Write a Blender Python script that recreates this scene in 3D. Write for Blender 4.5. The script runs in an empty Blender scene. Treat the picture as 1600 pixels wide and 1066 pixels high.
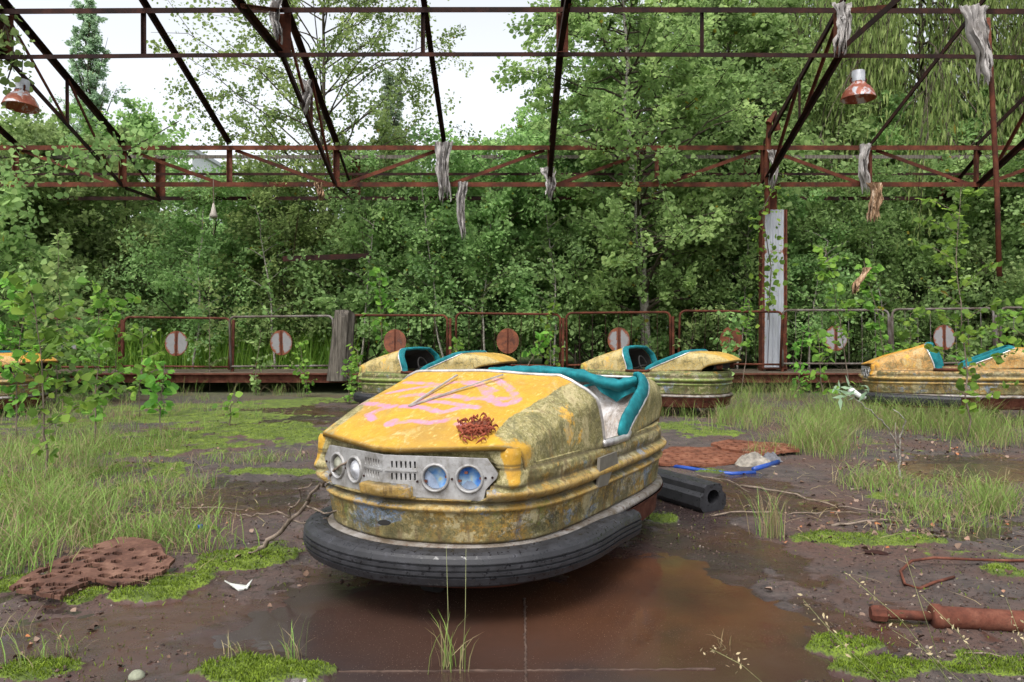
import bpy, math, random
import numpy as np
from mathutils import Vector, Matrix
PI = math.pi
# ------------------------------------------------------------------ camera, sky, sun
sc = bpy.context.scene
COL = sc.collection
H = 0.978
F = 1200.0
cam_d = bpy.data.cameras.new('camera'); cam = bpy.data.objects.new('camera', cam_d); COL.objects.link(cam)
cam_d.sensor_width = 36; cam_d.lens = 27.0; cam_d.clip_end = 2000; cam_d.clip_start = 0.05
cam.location = (0, 0, H); cam.rotation_euler = (math.radians(90 - 0.33), 0, 0)
sc.camera = cam
W = bpy.data.worlds.new('World'); sc.world = W; W.use_nodes = True
wn = W.node_tree; wn.nodes.clear()
sky = wn.nodes.new('ShaderNodeTexSky'); sky.sky_type = 'NISHITA'; sky.sun_disc = False
sky.sun_elevation = math.radians(58); sky.sun_rotation = math.radians(200); sky.dust_density = 4; sky.air_density = 1.0
hs = wn.nodes.new('ShaderNodeHueSaturation'); hs.inputs['Saturation'].default_value = 0.22; hs.inputs['Value'].default_value = 1.5
wb = wn.nodes.new('ShaderNodeBackground'); wb.inputs[1].default_value = 0.15
wo = wn.nodes.new('ShaderNodeOutputWorld')
wn.links.new(sky.outputs[0], hs.inputs['Color']); wn.links.new(hs.outputs[0], wb.inputs[0]); wn.links.new(wb.outputs[0], wo.inputs[0])
sd = bpy.data.lights.new('sun', 'SUN'); sd.energy = 1.5; sd.angle = math.radians(25); sd.color = (1, .96, .9)
sun = bpy.data.objects.new('sun', sd); COL.objects.link(sun)
_az = math.radians(200); _el = math.radians(58)
sv = Vector((math.sin(_az) * math.cos(_el), math.cos(_az) * math.cos(_el), math.sin(_el)))
sun.rotation_euler = sv.to_track_quat('Z', 'Y').to_euler()
sc.view_settings.view_transform = 'Standard'; sc.view_settings.look = 'None'
sc.view_settings.exposure = 0.55; sc.view_settings.gamma = 1; sc.view_settings.use_curve_mapping = False
sc.render.engine = 'CYCLES'

# ------------------------------------------------------------------ helpers
def P(px, py, d):
    return np.array([(px - 800) / F * d, d, H + (526 - py) / F * d])
def G(px, py, z=0.0):
    d = (H - z) * F / (py - 526)
    return np.array([(px - 800) / F * d, d, z])
def tag(o, label=None, cat=None, group=None, kind=None):
    if label: o['label'] = label
    if cat: o['category'] = cat
    if group: o['group'] = group
    if kind: o['kind'] = kind
    return o
def empty(name, loc=(0, 0, 0), rot=(0, 0, 0), label=None, cat=None, group=None):
    o = bpy.data.objects.new(name, None); COL.objects.link(o); o.empty_display_size = .1
    o.location = [float(a) for a in loc]; o.rotation_euler = rot
    return tag(o, label, cat, group)
class MB:
    def __init__(s): s.v = []; s.f = []; s.n = 0; s.a = {}
    def add(s, v, f, **at):
        v = np.asarray(v, float).reshape(-1, 3)
        s.v.append(v)
        for q in f: s.f.append(tuple(int(i) + s.n for i in q))
        for k, x in at.items():
            s.a.setdefault(k, []).append(np.broadcast_to(np.asarray(x, float).ravel() if np.ndim(x) else np.full(len(v), x), (len(v),)))
        s.n += len(v)
        return s
    def box(s, c, size, R=None, **at):
        h = np.array(size) / 2
        v = np.array([[x, y, z] for x in (-1, 1) for y in (-1, 1) for z in (-1, 1)]) * h
        if R is not None: v = v @ np.asarray(R).T
        return s.add(v + np.array(c), [(0, 1, 3, 2), (4, 6, 7, 5), (0, 4, 5, 1), (2, 3, 7, 6), (0, 2, 6, 4), (1, 5, 7, 3)], **at)
    def bar(s, a, b, w, h, side=None, **at):
        a = np.array(a, float); b = np.array(b, float); d = b - a; L = np.linalg.norm(d); d /= L
        up = np.array([0, 0, 1.]) if abs(d[2]) < .95 else np.array([0, 1., 0])
        x = np.cross(d, up); x /= np.linalg.norm(x); z = np.cross(x, d)
        return s.box((a + b) / 2, (w, L, h), np.stack([x, d, z], 1), **at)
    def angle(s, a, b, w, t=.008):
        a = np.array(a, float); b = np.array(b, float); d = b - a; L = np.linalg.norm(d); d /= L
        up = np.array([0, 0, 1.]) if abs(d[2]) < .95 else np.array([0, 1., 0])
        x = np.cross(d, up); x /= np.linalg.norm(x); z = np.cross(x, d); R = np.stack([x, d, z], 1); c = (a + b) / 2
        s.box(c + z * (w / 2 - t / 2), (w, L, t), R); s.box(c + x * (w / 2 - t / 2) - z * t / 2, (t, L, w - t - .001), R)
        return s
    def tube(s, pts, r, n=8, cap=True, sq=1.0, **at):
        pts = np.array(pts, float); m = len(pts); r = np.broadcast_to(r, (m,))
        T = np.gradient(pts, axis=0); T /= np.linalg.norm(T, axis=1)[:, None] + 1e-9
        ref = np.array([0, 0, 1.]) if abs(T[0][2]) < .9 else np.array([1., 0, 0])
        V = []
        u = np.cross(T[0], ref); u /= np.linalg.norm(u)
        an = np.arange(n) / n * 2 * PI
        for i in range(m):
            u = u - T[i] * (u @ T[i]); u /= np.linalg.norm(u) + 1e-9; w = np.cross(T[i], u)
            V.append(pts[i] + r[i] * (np.cos(an)[:, None] * u * sq + np.sin(an)[:, None] * w))
        f = [(i * n + j, i * n + (j + 1) % n, (i + 1) * n + (j + 1) % n, (i + 1) * n + j) for i in range(m - 1) for j in range(n)]
        if cap: f += [tuple(range(n))[::-1], tuple((m - 1) * n + j for j in range(n))]
        return s.add(np.concatenate(V), f, **at)
    def grid(s, Pt, close=False, **at):
        a, b = Pt.shape[:2]; bb = b if close else b - 1
        f = [(i * b + j, i * b + (j + 1) % b, (i + 1) * b + (j + 1) % b, (i + 1) * b + j) for i in range(a - 1) for j in range(bb)]
        return s.add(Pt.reshape(-1, 3), f, **at)
    def lathe(s, prof, n=32, M=None, **at):
        an = np.arange(n) / n * 2 * PI; prof = np.array(prof)
        Pt = np.stack([prof[:, 0][:, None] * np.cos(an), prof[:, 0][:, None] * np.sin(an), np.repeat(prof[:, 1][:, None], n, 1)], -1)
        if M is not None: Pt = Pt @ np.array(M)[:3, :3].T + np.array(M)[:3, 3]
        return s.grid(Pt, True, **at)
    def build(s, name, mat, parent=None, smooth=False, loc=None):
        me = bpy.data.meshes.new(name); me.from_pydata(np.concatenate(s.v).tolist(), [], s.f); me.update()
        for k, x in s.a.items():
            A = me.attributes.new(k, 'FLOAT', 'POINT'); A.data.foreach_set('value', np.concatenate(x).astype(np.float32))
        if smooth: me.polygons.foreach_set('use_smooth', np.ones(len(me.polygons), bool))
        return link(name, me, mat, parent, loc)
def link(name, me, mat, parent=None, loc=None):
    for m in (mat if isinstance(mat, (list, tuple)) else [mat]): me.materials.append(m)
    o = bpy.data.objects.new(name, me); COL.objects.link(o)
    if parent is not None: o.parent = parent
    if loc is not None: o.location = [float(a) for a in loc]
    return o
def fastmesh(name, V, k, tmpl, var=None, smooth=False):
    """V (n,k,3); tmpl list of faces over k verts"""
    n = len(V); me = bpy.data.meshes.new(name)
    me.vertices.add(n * k); me.vertices.foreach_set('co', V.astype(np.float32).ravel())
    li = []; tot = []
    for t in tmpl: li += list(t); tot.append(len(t))
    li = np.array(li); L = len(li)
    idx = (np.arange(n)[:, None] * k + li[None]).ravel()
    me.loops.add(n * L); me.loops.foreach_set('vertex_index', idx.astype(np.int32))
    tt = np.tile(tot, n); st = np.concatenate([[0], np.cumsum(tt)[:-1]])
    me.polygons.add(len(tt)); me.polygons.foreach_set('loop_start', st.astype(np.int32)); me.polygons.foreach_set('loop_total', tt.astype(np.int32))
    if smooth: me.polygons.foreach_set('use_smooth', np.ones(len(tt), bool))
    me.update(calc_edges=True)
    if var is not None:
        A = me.attributes.new('var', 'FLOAT', 'POINT'); A.data.foreach_set('value', np.repeat(var, k).astype(np.float32))
    return me
def vnoise(x, y, seed=0):
    xi = np.floor(x).astype(np.int64); yi = np.floor(y).astype(np.int64); fx = x - xi; fy = y - yi
    fx = fx * fx * (3 - 2 * fx); fy = fy * fy * (3 - 2 * fy)
    def h(a, b):
        n = (a * 374761393 + b * 668265263 + seed * 1442695041) & 0xffffffff
        n = ((n ^ (n >> 13)) * 1274126177) & 0xffffffff
        return ((n ^ (n >> 16)) & 0xffff) / 65535.0
    return (h(xi, yi) * (1 - fx) + h(xi + 1, yi) * fx) * (1 - fy) + (h(xi, yi + 1) * (1 - fx) + h(xi + 1, yi + 1) * fx) * fy
def fbm(x, y, s, o=4, seed=0):
    r = 0; a = .5
    for i in range(o): r = r + a * (vnoise(x * s, y * s, seed + i) - .5); a *= .5; s *= 2.03
    return r
def smooth01(a, b, x): t = np.clip((x - a) / (b - a), 0, 1); return t * t * (3 - 2 * t)

# ------------------------------------------------------------------ materials
class NM:
    def __init__(s, name, rough=.6, metal=0.0, spec=.5):
        s.m = bpy.data.materials.new(name); s.m.use_nodes = True; s.t = s.m.node_tree
        s.b = s.t.nodes['Principled BSDF']; s.b.inputs['Roughness'].default_value = rough; s.b.inputs['Metallic'].default_value = metal
        s.b.inputs['Specular IOR Level'].default_value = spec
        s.tc = s.t.nodes.new('ShaderNodeTexCoord'); s.h = None
    def L(s, a, b): s.t.links.new(a, b)
    def put(s, sock, v):
        if isinstance(v, (int, float)): sock.default_value = v
        elif isinstance(v, tuple): sock.default_value = (*v, 1) if len(v) == 3 and sock.type == 'RGBA' else v
        else: s.L(v, sock)
    def noise(s, scale, detail=4, rough=.55, dist=0, sc=None, co='Object'):
        n = s.t.nodes.new('ShaderNodeTexNoise'); n.inputs['Scale'].default_value = scale; n.inputs['Detail'].default_value = detail
        n.inputs['Roughness'].default_value = rough; n.inputs['Distortion'].default_value = dist
        v = s.tc.outputs[co]
        if sc:
            mp = s.t.nodes.new('ShaderNodeMapping'); mp.inputs['Scale'].default_value = sc; s.L(v, mp.inputs[0]); v = mp.outputs[0]
        s.L(v, n.inputs['Vector']); return n.outputs[0]
    def voro(s, scale, feat='F1', out='Distance'):
        n = s.t.nodes.new('ShaderNodeTexVoronoi'); n.feature = feat; n.inputs['Scale'].default_value = scale; s.L(s.tc.outputs['Object'], n.inputs['Vector']); return n.outputs[out]
    def ramp(s, fac, stops):
        n = s.t.nodes.new('ShaderNodeValToRGB'); e = n.color_ramp.elements
        while len(e) < len(stops): e.new(.5)
        for i, (p, c) in enumerate(stops):
            e[i].position = p; e[i].color = (*c, 1) if isinstance(c, tuple) else (c, c, c, 1)
        s.put(n.inputs[0], fac); return n.outputs[0]
    def step(s, fac, a, b): return s.ramp(fac, [(a, 0.0), (b, 1.0)])
    def mix(s, f, a, b, mode='MIX'):
        n = s.t.nodes.new('ShaderNodeMix'); n.data_type = 'RGBA'; n.blend_type = mode
        s.put(n.inputs[0], f); s.put(n.inputs[6], a); s.put(n.inputs[7], b); return n.outputs[2]
    def math(s, op, a, b=0.0):
        n = s.t.nodes.new('ShaderNodeMath'); n.operation = op; s.put(n.inputs[0], a); s.put(n.inputs[1], b); return n.outputs[0]
    def attr(s, name):
        n = s.t.nodes.new('ShaderNodeAttribute'); n.attribute_name = name; return n.outputs['Fac']
    def xyz(s, i):
        n = s.t.nodes.new('ShaderNodeSeparateXYZ'); s.L(s.tc.outputs['Object'], n.inputs[0]); return n.outputs[i]
    def col(s, c): s.put(s.b.inputs['Base Color'], c); return s
    def rough(s, c): s.put(s.b.inputs['Roughness'], c); return s
    def bump(s, h, strength=.3, dist=.01):
        n = s.t.nodes.new('ShaderNodeBump'); n.inputs['Strength'].default_value = strength; n.inputs['Distance'].default_value = dist
        s.put(n.inputs['Height'], h)
        if s.h is not None: s.L(s.h, n.inputs['Normal'])
        s.h = n.outputs[0]; s.L(s.h, s.b.inputs['Normal']); return s

def mat_rust(name, dark=(.035, .014, .010), mid=(.11, .035, .020), lite=(.20, .075, .04), rough=.85, sc=1.0):
    k = NM(name, rough, 0, .2); n = k.noise(3 * sc, 6, .7); n2 = k.noise(25 * sc, 5, .7)
    c = k.ramp(n, [(.3, dark), (.5, mid), (.72, lite)]); c = k.mix(k.step(n2, .5, .7), c, k.mix(.5, c, dark))
    k.col(c); k.bump(n2, .4, .005); return k.m
RUST = mat_rust('rusty_steel', (.018, .009, .007), (.085, .026, .014), (.17, .055, .028))
RUSTD = mat_rust('dark_rusty_steel', (.008, .005, .005), (.024, .010, .008), (.06, .02, .013))
RUSTR = mat_rust('red_rust', (.035, .014, .010), (.11, .036, .022), (.19, .08, .052), sc=3)
def mat_leaf(name, a, b, c, trans=.58, yellow=0.0):
    k = NM(name, .6, 0, .22); v = k.attr('var')
    oi = k.t.nodes.new('ShaderNodeObjectInfo')
    col = k.ramp(v, [(0, a), (.5, b), (.97, c), (1.0, (.30, .26, .04))])
    hv = k.t.nodes.new('ShaderNodeHueSaturation')
    k.L(k.math('ADD', k.math('MULTIPLY', oi.outputs['Random'], .035), .482), hv.inputs['Hue'])
    k.L(k.math('ADD', k.math('MULTIPLY', oi.outputs['Random'], .4), .8), hv.inputs['Value']); k.L(col, hv.inputs['Color'])
    k.col(hv.outputs[0])
    tr = k.t.nodes.new('ShaderNodeBsdfTranslucent'); k.L(hv.outputs[0], tr.inputs[0])
    mx = k.t.nodes.new('ShaderNodeMixShader'); mx.inputs[0].default_value = trans
    k.L(k.b.outputs[0], mx.inputs[1]); k.L(tr.outputs[0], mx.inputs[2]); k.L(mx.outputs[0], k.t.nodes['Material Output'].inputs[0])
    return k.m
LEAF = mat_leaf('aspen_leaf', (.15, .24, .08), (.27, .41, .14), (.43, .58, .21))
LEAFD = mat_leaf('darker_leaf', (.14, .22, .085), (.255, .385, .135), (.40, .55, .21))  # slightly darker green for bushes and back trees
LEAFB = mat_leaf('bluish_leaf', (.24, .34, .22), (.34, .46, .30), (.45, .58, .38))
LEAFN = mat_leaf('young_leaf', (.09, .20, .035), (.18, .36, .06), (.33, .54, .09))
LEAFW = mat_leaf('willow_leaf', (.16, .25, .07), (.29, .41, .13), (.44, .56, .20))
GRASS = mat_leaf('grass_blade', (.26, .21, .10), (.15, .24, .055), (.25, .38, .08), .3)
STRAW = mat_leaf('dry_grass', (.28, .21, .12), (.33, .26, .15), (.20, .22, .08), .3)
def mat_bark(name, a, b, sc=(6, 6, 1.5)):
    k = NM(name, .9, 0, .2); n = k.noise(4, 6, .7, sc=sc); k.col(k.ramp(n, [(.35, a), (.65, b)])); k.bump(n, .6, .02); return k.m
BARK = mat_bark('dark_bark', (.035, .028, .02), (.10, .085, .06))
BIRCH = mat_bark('pale_bark', (.12, .10, .08), (.42, .40, .35), (8, 8, 14))
TWIG = mat_bark('twig_bark', (.10, .075, .055), (.24, .19, .15))
def plain(name, c, rough=.6, metal=0, var=.25, sc=12, bump=.2):
    k = NM(name, rough, metal, .4); n = k.noise(sc, 5, .65)
    k.col(k.ramp(n, [(.3, tuple(x * (1 - var) for x in c)), (.7, tuple(min(1, x * (1 + var)) for x in c))])); k.bump(n, bump, .004); return k.m
# ---- car paints
def mat_car(name, top=(.47, .275, .016), top2=(.40, .195, .012), side=(.125, .112, .036), side2=(.335, .285, .125), base=(.30, .33, .36), lower=None, moss=(.13, .17, .02), ridgec=(.50, .26, .02), graf=False, sidecov=1.0):
    k = NM(name, .5, 0, .45)
    n1 = k.noise(2.2, 5, .65); n2 = k.noise(9, 8, .72); n3 = k.noise(38, 8, .75); n4 = k.noise(5, 8, .7, 1.0); nb = k.noise(3.3, 6, .7, .6, (1, 1, 2.2))
    nf = k.noise(110, 4, .7)
    clean = k.mix(k.step(n2, .35, .7), top, top2)
    clean = k.mix(k.math('MULTIPLY', k.step(nf, .55, .62), .35), clean, (.40, .25, .05))
    clean = k.mix(k.step(n3, .62, .68), clean, (.62, .46, .16))                          # chipped spots
    clean = k.mix(k.math('MULTIPLY', k.step(n4, .57, .60), k.step(n3, .45, .55)), clean, (.52, .38, .15))
    clean = k.mix(k.math('MULTIPLY', k.step(n1, .50, .66), .55), clean, (.22, .14, .04))   # grime films
    nst = k.noise(26, 7, .7, .2, (1, .16, 1)); ns2 = k.noise(60, 5, .7, .1, (1, .12, 1))
    clean = k.mix(k.math('MULTIPLY', k.step(nst, .52, .66), .55), clean, (.36, .19, .02))
    clean = k.mix(k.math('MULTIPLY', k.step(ns2, .58, .66), .6), clean, (.62, .46, .17))
    clean = k.mix(k.math('MULTIPLY', k.step(k.noise(3.1, 7, .75, 1.2), .56, .66), .55), clean, (.50, .40, .20))
    vst = k.noise(34, 6, .75, .1, (1, 1, .22)); lich = k.mix(k.step(k.math('ADD', k.math('MULTIPLY', n2, .45), k.math('MULTIPLY', vst, .55)), .40, .60), side, side2)
    lich = k.mix(k.step(n3, .48, .56), lich, (side[0] * 1.5, side[1] * 1.45, side[2] * 1.4))
    lich = k.mix(k.math('MULTIPLY', k.step(nf, .52, .60), .6), lich, (.42, .38, .20))
    lich = k.mix(k.math('MULTIPLY', k.step(n4, .60, .64), .9), lich, (.60, .33, .04))
    low = k.mix(k.step(n4, .42, .54), lower or (.34, .19, .025), (.20, .165, .065) if ridgec[0] > .4 else (.12, .14, .035))
    runs = k.noise(30, 5, .7, .1, (1, 1, .10))
    low = k.mix(k.step(nb, .57, .61), low, (.36, .32, .22))
    low = k.mix(k.step(k.noise(4.1, 6, .7, .8), .55, .59), low, (.16, .21, .29))
    low = k.mix(k.math('MULTIPLY', k.step(n2, .55, .66), .85), low, (.07, .06, .025))
    low = k.mix(k.math('MULTIPLY', k.step(k.noise(6, 6, .75), .56, .64), .8), low, moss)
    low = k.mix(k.step(n3, .60, .66), low, (.46, .26, .03))
    low = k.mix(k.math('MULTIPLY', k.step(nf, .50, .62), .55), low, (.09, .075, .03))
    pat = k.noise(6.5, 9, .8, .9); sp1 = k.noise(70, 8, .8); sp2 = k.noise(180, 4, .7); grm = k.noise(7.5, 8, .78, .5)
    low = k.mix(k.math('MULTIPLY', k.step(sp1, .48, .56), .8), low, (.085, .075, .028))
    low = k.mix(k.math('MULTIPLY', k.step(k.noise(11, 8, .8), .52, .57), .8), low, (.36, .31, .17))
    low = k.mix(k.math('MULTIPLY', k.step(grm, .53, .60), k.math('MULTIPLY', k.step(sp2, .40, .50), .9)), low, (.035, .035, .014))
    lich = k.mix(k.math('MULTIPLY', k.step(sp1, .52, .60), .6), lich, (.075, .07, .028))
    lich = k.mix(k.math('MULTIPLY', k.step(grm, .55, .62), k.math('MULTIPLY', k.step(sp2, .42, .52), .6)), lich, (.42, .37, .22))
    lich = k.mix(k.math('MULTIPLY', k.step(pat, .53, .57), .65), lich, (.075, .07, .025)); lich = k.mix(k.math('MULTIPLY', k.ramp(pat, [(.42, 1.0), (.46, 0.0)]), .6), lich, (.44, .37, .20))
    clean = k.mix(k.math('MULTIPLY', k.step(sp1, .58, .64), .5), clean, (.30, .15, .02))
    clean = k.mix(k.math('MULTIPLY', k.step(pat, .56, .62), .45), clean, (.27, .19, .05))
    ri = k.attr('ridge')
    low = k.mix(k.math('MULTIPLY', k.step(k.math('ADD', ri, k.math('MULTIPLY', k.math('SUBTRACT', sp1, .5), 3.0)), .60, .95), .62), low, k.mix(n2, ridgec, (.36, .27, .11) if ridgec[0] > .4 else ridgec))
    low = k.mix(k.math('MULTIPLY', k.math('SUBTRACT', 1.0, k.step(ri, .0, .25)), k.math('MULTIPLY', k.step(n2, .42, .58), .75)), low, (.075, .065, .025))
    low = k.mix(k.math('MULTIPLY', k.step(runs, .54, .62), .6), low, (.09, .05, .02)); lich = k.mix(k.math('MULTIPLY', k.step(runs, .57, .64), .45), lich, (.12, .075, .03))
    z = k.attr('zone')          # 0 top paint, 1 weathered side, 2 lower tiers
    zz = k.math('ADD', z, k.math('MULTIPLY', k.math('SUBTRACT', n2, .5), 1.1))
    c = k.mix(k.step(zz, .46, .56), clean, lich)
    z2 = k.math('SUBTRACT', zz, 1.0)
    c = k.mix(k.step(z2, .46, .60), c, low)
    if graf:
        g = k.math('ADD', k.math('ADD', k.math('MULTIPLY', k.attr('graf'), .72), k.math('MULTIPLY', k.math('SUBTRACT', nst, .5), 1.3)), k.math('MULTIPLY', k.math('SUBTRACT', n3, .5), .9))
        gg = k.math('MULTIPLY', k.step(k.math('ADD', g, k.math('MULTIPLY', k.math('SUBTRACT', n2, .5), .9)), .40, .80), .60)
        c = k.mix(gg, c, k.mix(k.step(n2, .4, .65), (.52, .15, .46), (.56, .24, .46)))
        rs = k.math('ADD', k.attr('rs'), k.math('MULTIPLY', k.math('SUBTRACT', n3, .5), .8))
        c = k.mix(k.step(rs, .5, .65), c, (.16, .045, .02))
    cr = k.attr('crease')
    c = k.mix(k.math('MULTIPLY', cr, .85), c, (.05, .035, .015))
    k.col(c)
    k.rough(k.ramp(n2, [(.3, .45), (.7, .85)])); k.bump(nst, .25, .004); k.bump(sp1, .4, .004)
    k.bump(k.math('ADD', k.step(n3, .5, .62), k.step(n2, .45, .55)), .35, .004); k.bump(n4, .35, .02)
    return k.m
TEAL = None
k = NM('teal_fabric', .75, 0, .25); n = k.noise(14, 6, .7); n2 = k.noise(300, 2)
k.col(k.ramp(n, [(.3, (.003, .07, .085)), (.55, (.006, .145, .165)), (.8, (.02, .25, .28))])); k.bump(n, .5, .012); k.bump(n2, .2, .001); TEAL = k.m
k = NM('worn_aluminium', .42, .75, .5); n = k.noise(12, 6, .7); k.col(k.ramp(n, [(.3, (.22, .21, .20)), (.6, (.62, .60, .58))])); k.bump(n, .2, .003); ALU = k.m
k = NM('grey_panel', .5, .25, .5); n = k.noise(14, 7, .7, .3); n2 = k.noise(60, 4, .7)
k.col(k.mix(k.math('MULTIPLY', k.step(n2, .55, .7), .5), k.ramp(n, [(.32, (.13, .12, .11)), (.5, (.27, .265, .26)), (.72, (.40, .40, .40))]), (.15, .13, .10))); k.bump(n, .15, .004); PANEL = k.m
k = NM('tyre_rubber', .42, 0, .5); n = k.noise(18, 7, .7); n2 = k.noise(55, 5, .7)
k.col(k.mix(k.step(n2, .56, .66), k.ramp(n, [(.38, (.010, .010, .012)), (.6, (.020, .020, .024)), (.78, (.055, .055, .065))]), (.005, .005, .006)))
k.rough(k.mix(k.step(n2, .55, .62), k.ramp(n, [(.35, .5), (.7, .75)]), (.12, .12, .12))); k.bump(n2, .08, .002); RUB = k.m
k = NM('seat_vinyl', .6, 0, .4); n = k.noise(7, 8, .75, .8); n2 = k.noise(30, 6, .7)
k.col(k.mix(k.step(n2, .52, .64), k.ramp(n, [(.38, (.10, .075, .05)), (.5, (.40, .36, .33)), (.65, (.68, .66, .66))]), (.34, .28, .23))); k.bump(n, .6, .03); k.bump(n2, .4, .006); SEAT = k.m
k = NM('lens_blue', .22, 0, .6); n = k.noise(16, 3, .6)
k.col(k.ramp(n, [(.38, (.02, .10, .42)), (.5, (.09, .24, .52)), (.62, (.26, .38, .50)), (.72, (.42, .40, .12))])); LBLUE = k.m
LGREY = plain('lens_grey', (.42, .43, .46), .2, 0, .3, 10, .05)
LCLEAR = plain('lens_olive', (.22, .22, .17), .25, 0, .4, 20, .05)
DARK = plain('black_parts_and_shade', (.012, .011, .010), .8)  # black of wheels and floor pan; also stands for shade inside hollows
CLOTH = None
k = NM('weathered_cloth', .85, 0, .15); n = k.noise(7, 5, .6, .3, (1, 1, .6)); n2 = k.noise(60, 4)
k.col(k.ramp(n, [(.30, (.20, .18, .165)), (.50, (.33, .31, .295)), (.70, (.42, .405, .395))])); k.bump(n, .6, .02); k.bump(n2, .3, .003); CLOTH = k.m
k = NM('brown_cloth', .85, 0, .15); n = k.noise(7, 7, .7, .5, (2, 2, .6))
k.col(k.ramp(n, [(.3, (.10, .06, .04)), (.5, (.30, .19, .11)), (.7, (.52, .42, .32))])); k.bump(n, .6, .02); CLOTHB = k.m
k = NM('pillar_paint', .55, .1, .4); n = k.noise(3, 7, .7, .4, (3, 3, .7)); n2 = k.noise(14, 6, .7)
e = k.math('ADD', k.attr('edge'), k.math('MULTIPLY', k.math('SUBTRACT', n2, .5), .9))
k.col(k.mix(k.step(e, .45, .62), k.ramp(n, [(.3, (.30, .31, .33)), (.6, (.40, .42, .46))]), k.ramp(n2, [(.4, (.10, .03, .015)), (.65, (.34, .12, .05))]))); k.bump(n2, .3, .004); PILLAR = k.m
k = NM('disc_paint', .6, .1, .4); n2 = k.noise(9, 7, .7, .4)
e = k.math('ADD', k.attr('edge'), k.math('MULTIPLY', k.math('SUBTRACT', n2, .5), 1.6))
k.col(k.mix(k.step(e, .42, .62), k.mix(n2, (.16, .155, .155), (.30, .295, .30)), k.ramp(n2, [(.4, (.07, .022, .012)), (.65, (.24, .075, .03))]))); DISC = k.m
WOODG = mat_bark('grey_wood', (.035, .03, .024), (.17, .15, .125), (11, 11, .8))
SHADE = None
k = NM('lamp_enamel', .45, .2, .5); n = k.noise(6, 6, .65, .4)
k.col(k.ramp(n, [(.40, (.28, .06, .03)), (.52, (.40, .13, .07)), (.58, (.62, .62, .66))])); SHADE = k.m
LAMPG = plain('lamp_grey_cap', (.42, .43, .46), .5, .2)
CONC = plain('pale_render', (.66, .68, .72), .8)

# ------------------------------------------------------------------ ground
RNG = np.random.default_rng(7)
MOSS = [(370, 878, 75, 15, 1), (225, 938, 62, 10, 1), (130, 940, 24, 10, 1), (285, 912, 42, 18, 1), (415, 1056, 105, 16, .9), (40, 1052, 70, 14, .8), (330, 832, 55, 8, .7), (425, 838, 34, 7, .7),
        (110, 780, 150, 22, .75), (385, 676, 120, 12, .95), (330, 700, 60, 7, .8), (480, 684, 60, 9, .8), (170, 704, 170, 14, .8), (200, 735, 130, 15, .8), (60, 668, 120, 14, .7), (430, 741, 70, 5, .8),
        (440, 632, 90, 7, .8), (250, 640, 120, 9, .7), (1035, 814, 26, 8, .9), (1330, 848, 110, 9, .85), (1420, 782, 60, 8, .7), (1570, 900, 60, 18, .8), (1320, 1014, 52, 12, .9), (1395, 1052, 60, 16, .9), (1540, 1048, 90, 24, .85),
        (1085, 672, 60, 10, .8), (1110, 741, 24, 4, .8), (1180, 650, 150, 10, .5), (120, 830, 170, 30, .6), (60, 760, 130, 26, .8), (250, 690, 160, 16, .8), (330, 655, 160, 10, .8), (1350, 700, 120, 10, .4), (1500, 860, 100, 20, .5), (15, 915, 26, 16, .9), (440, 860, 30, 14, .6), (1290, 790, 40, 5, .6), (20, 840, 90, 20, .5), (1500, 690, 150, 10, .35), (5, 1000, 12, 10, .5)]
WATER = [(650, 980, 250, 58), (880, 985, 210, 82), (1050, 940, 170, 62), (1120, 1010, 130, 50), (760, 1040, 330, 44), (1585, 738, 120, 14), (960, 905, 100, 34)]
WET = [(760, 1000, 700, 110), (250, 1010, 400, 70), (360, 790, 170, 34), (300, 990, 340, 70), (800, 990, 520, 130), (1120, 880, 150, 60), (1560, 740, 160, 24), (450, 650, 120, 22), (1150, 780, 150, 30), (820, 800, 300, 60)]
def ell(x, y, e, pad=1.0):
    px, py, rx, ry = e[:4]; c = G(px, py); a = G(px, py + ry); b = G(px, max(py - ry, 560))
    dx = rx * c[1] / F * pad; dy0 = (c[1] - a[1]) * pad; dy1 = (b[1] - c[1]) * pad
    dy = np.where(y < c[1], dy0, dy1)
    cx = (px - 800) / F * c[1]
    return np.sqrt(((x - cx) / dx) ** 2 + ((y - c[1]) / dy) ** 2)
def masks(x, y):
    w = fbm(x, y, 3.0, 5, 5) * 1.9 + fbm(x, y, 13.0, 3, 6) * .9
    m = np.zeros_like(x); wa = np.zeros_like(x); we = np.zeros_like(x)
    for e in MOSS: m = np.maximum(m, e[4] * smooth01(1.25, .75, ell(x, y, e) + w))
    for e in WATER: wa = np.maximum(wa, smooth01(1.5, .6, ell(x, y, e) + w * .6))
    for e in WET: we = np.maximum(we, smooth01(1.4, .6, ell(x, y, e) + w))
    m = m * smooth01(-.20, .02, fbm(x, y, 4.5, 4, 90) + .5 * (m - .6))
    wa = wa * (1 - smooth01(.25, .55, m))
    return m, wa, we
def ground_h(x, y, m=None, wa=None, we=None):
    if m is None: m, wa, we = masks(x, y)
    near = smooth01(14, 11, y)
    h = fbm(x, y, 1.3, 3, 11) * .02 + fbm(x, y, 9, 4, 3) * .016 * near * (1 - .80 * np.maximum(we, wa)) + fbm(x, y, 28, 3, 9) * .010 * near * (1 - .8 * np.maximum(wa, we * .8))
    h = h + .006 + m * (.018 + .05 * fbm(x, y, 14, 4, 21)) * (1 - wa) - wa * .013
    h = h + smooth01(13.5, 16.5, y) * .30 + smooth01(40, 120, y) * 2.0
    return h
def axis(lo, hi, step, far):
    a = [lo]; s = step
    while a[-1] > -far: s *= 1.22; a.append(a[-1] - s)
    b = list(np.arange(lo, hi, step)); s = step; c = [hi]
    while c[-1] < far: s *= 1.22; c.append(c[-1] + s)
    return np.array(a[::-1][:-1] + b + c)
xs = axis(-3.2, 3.4, .0135, 400)
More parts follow.
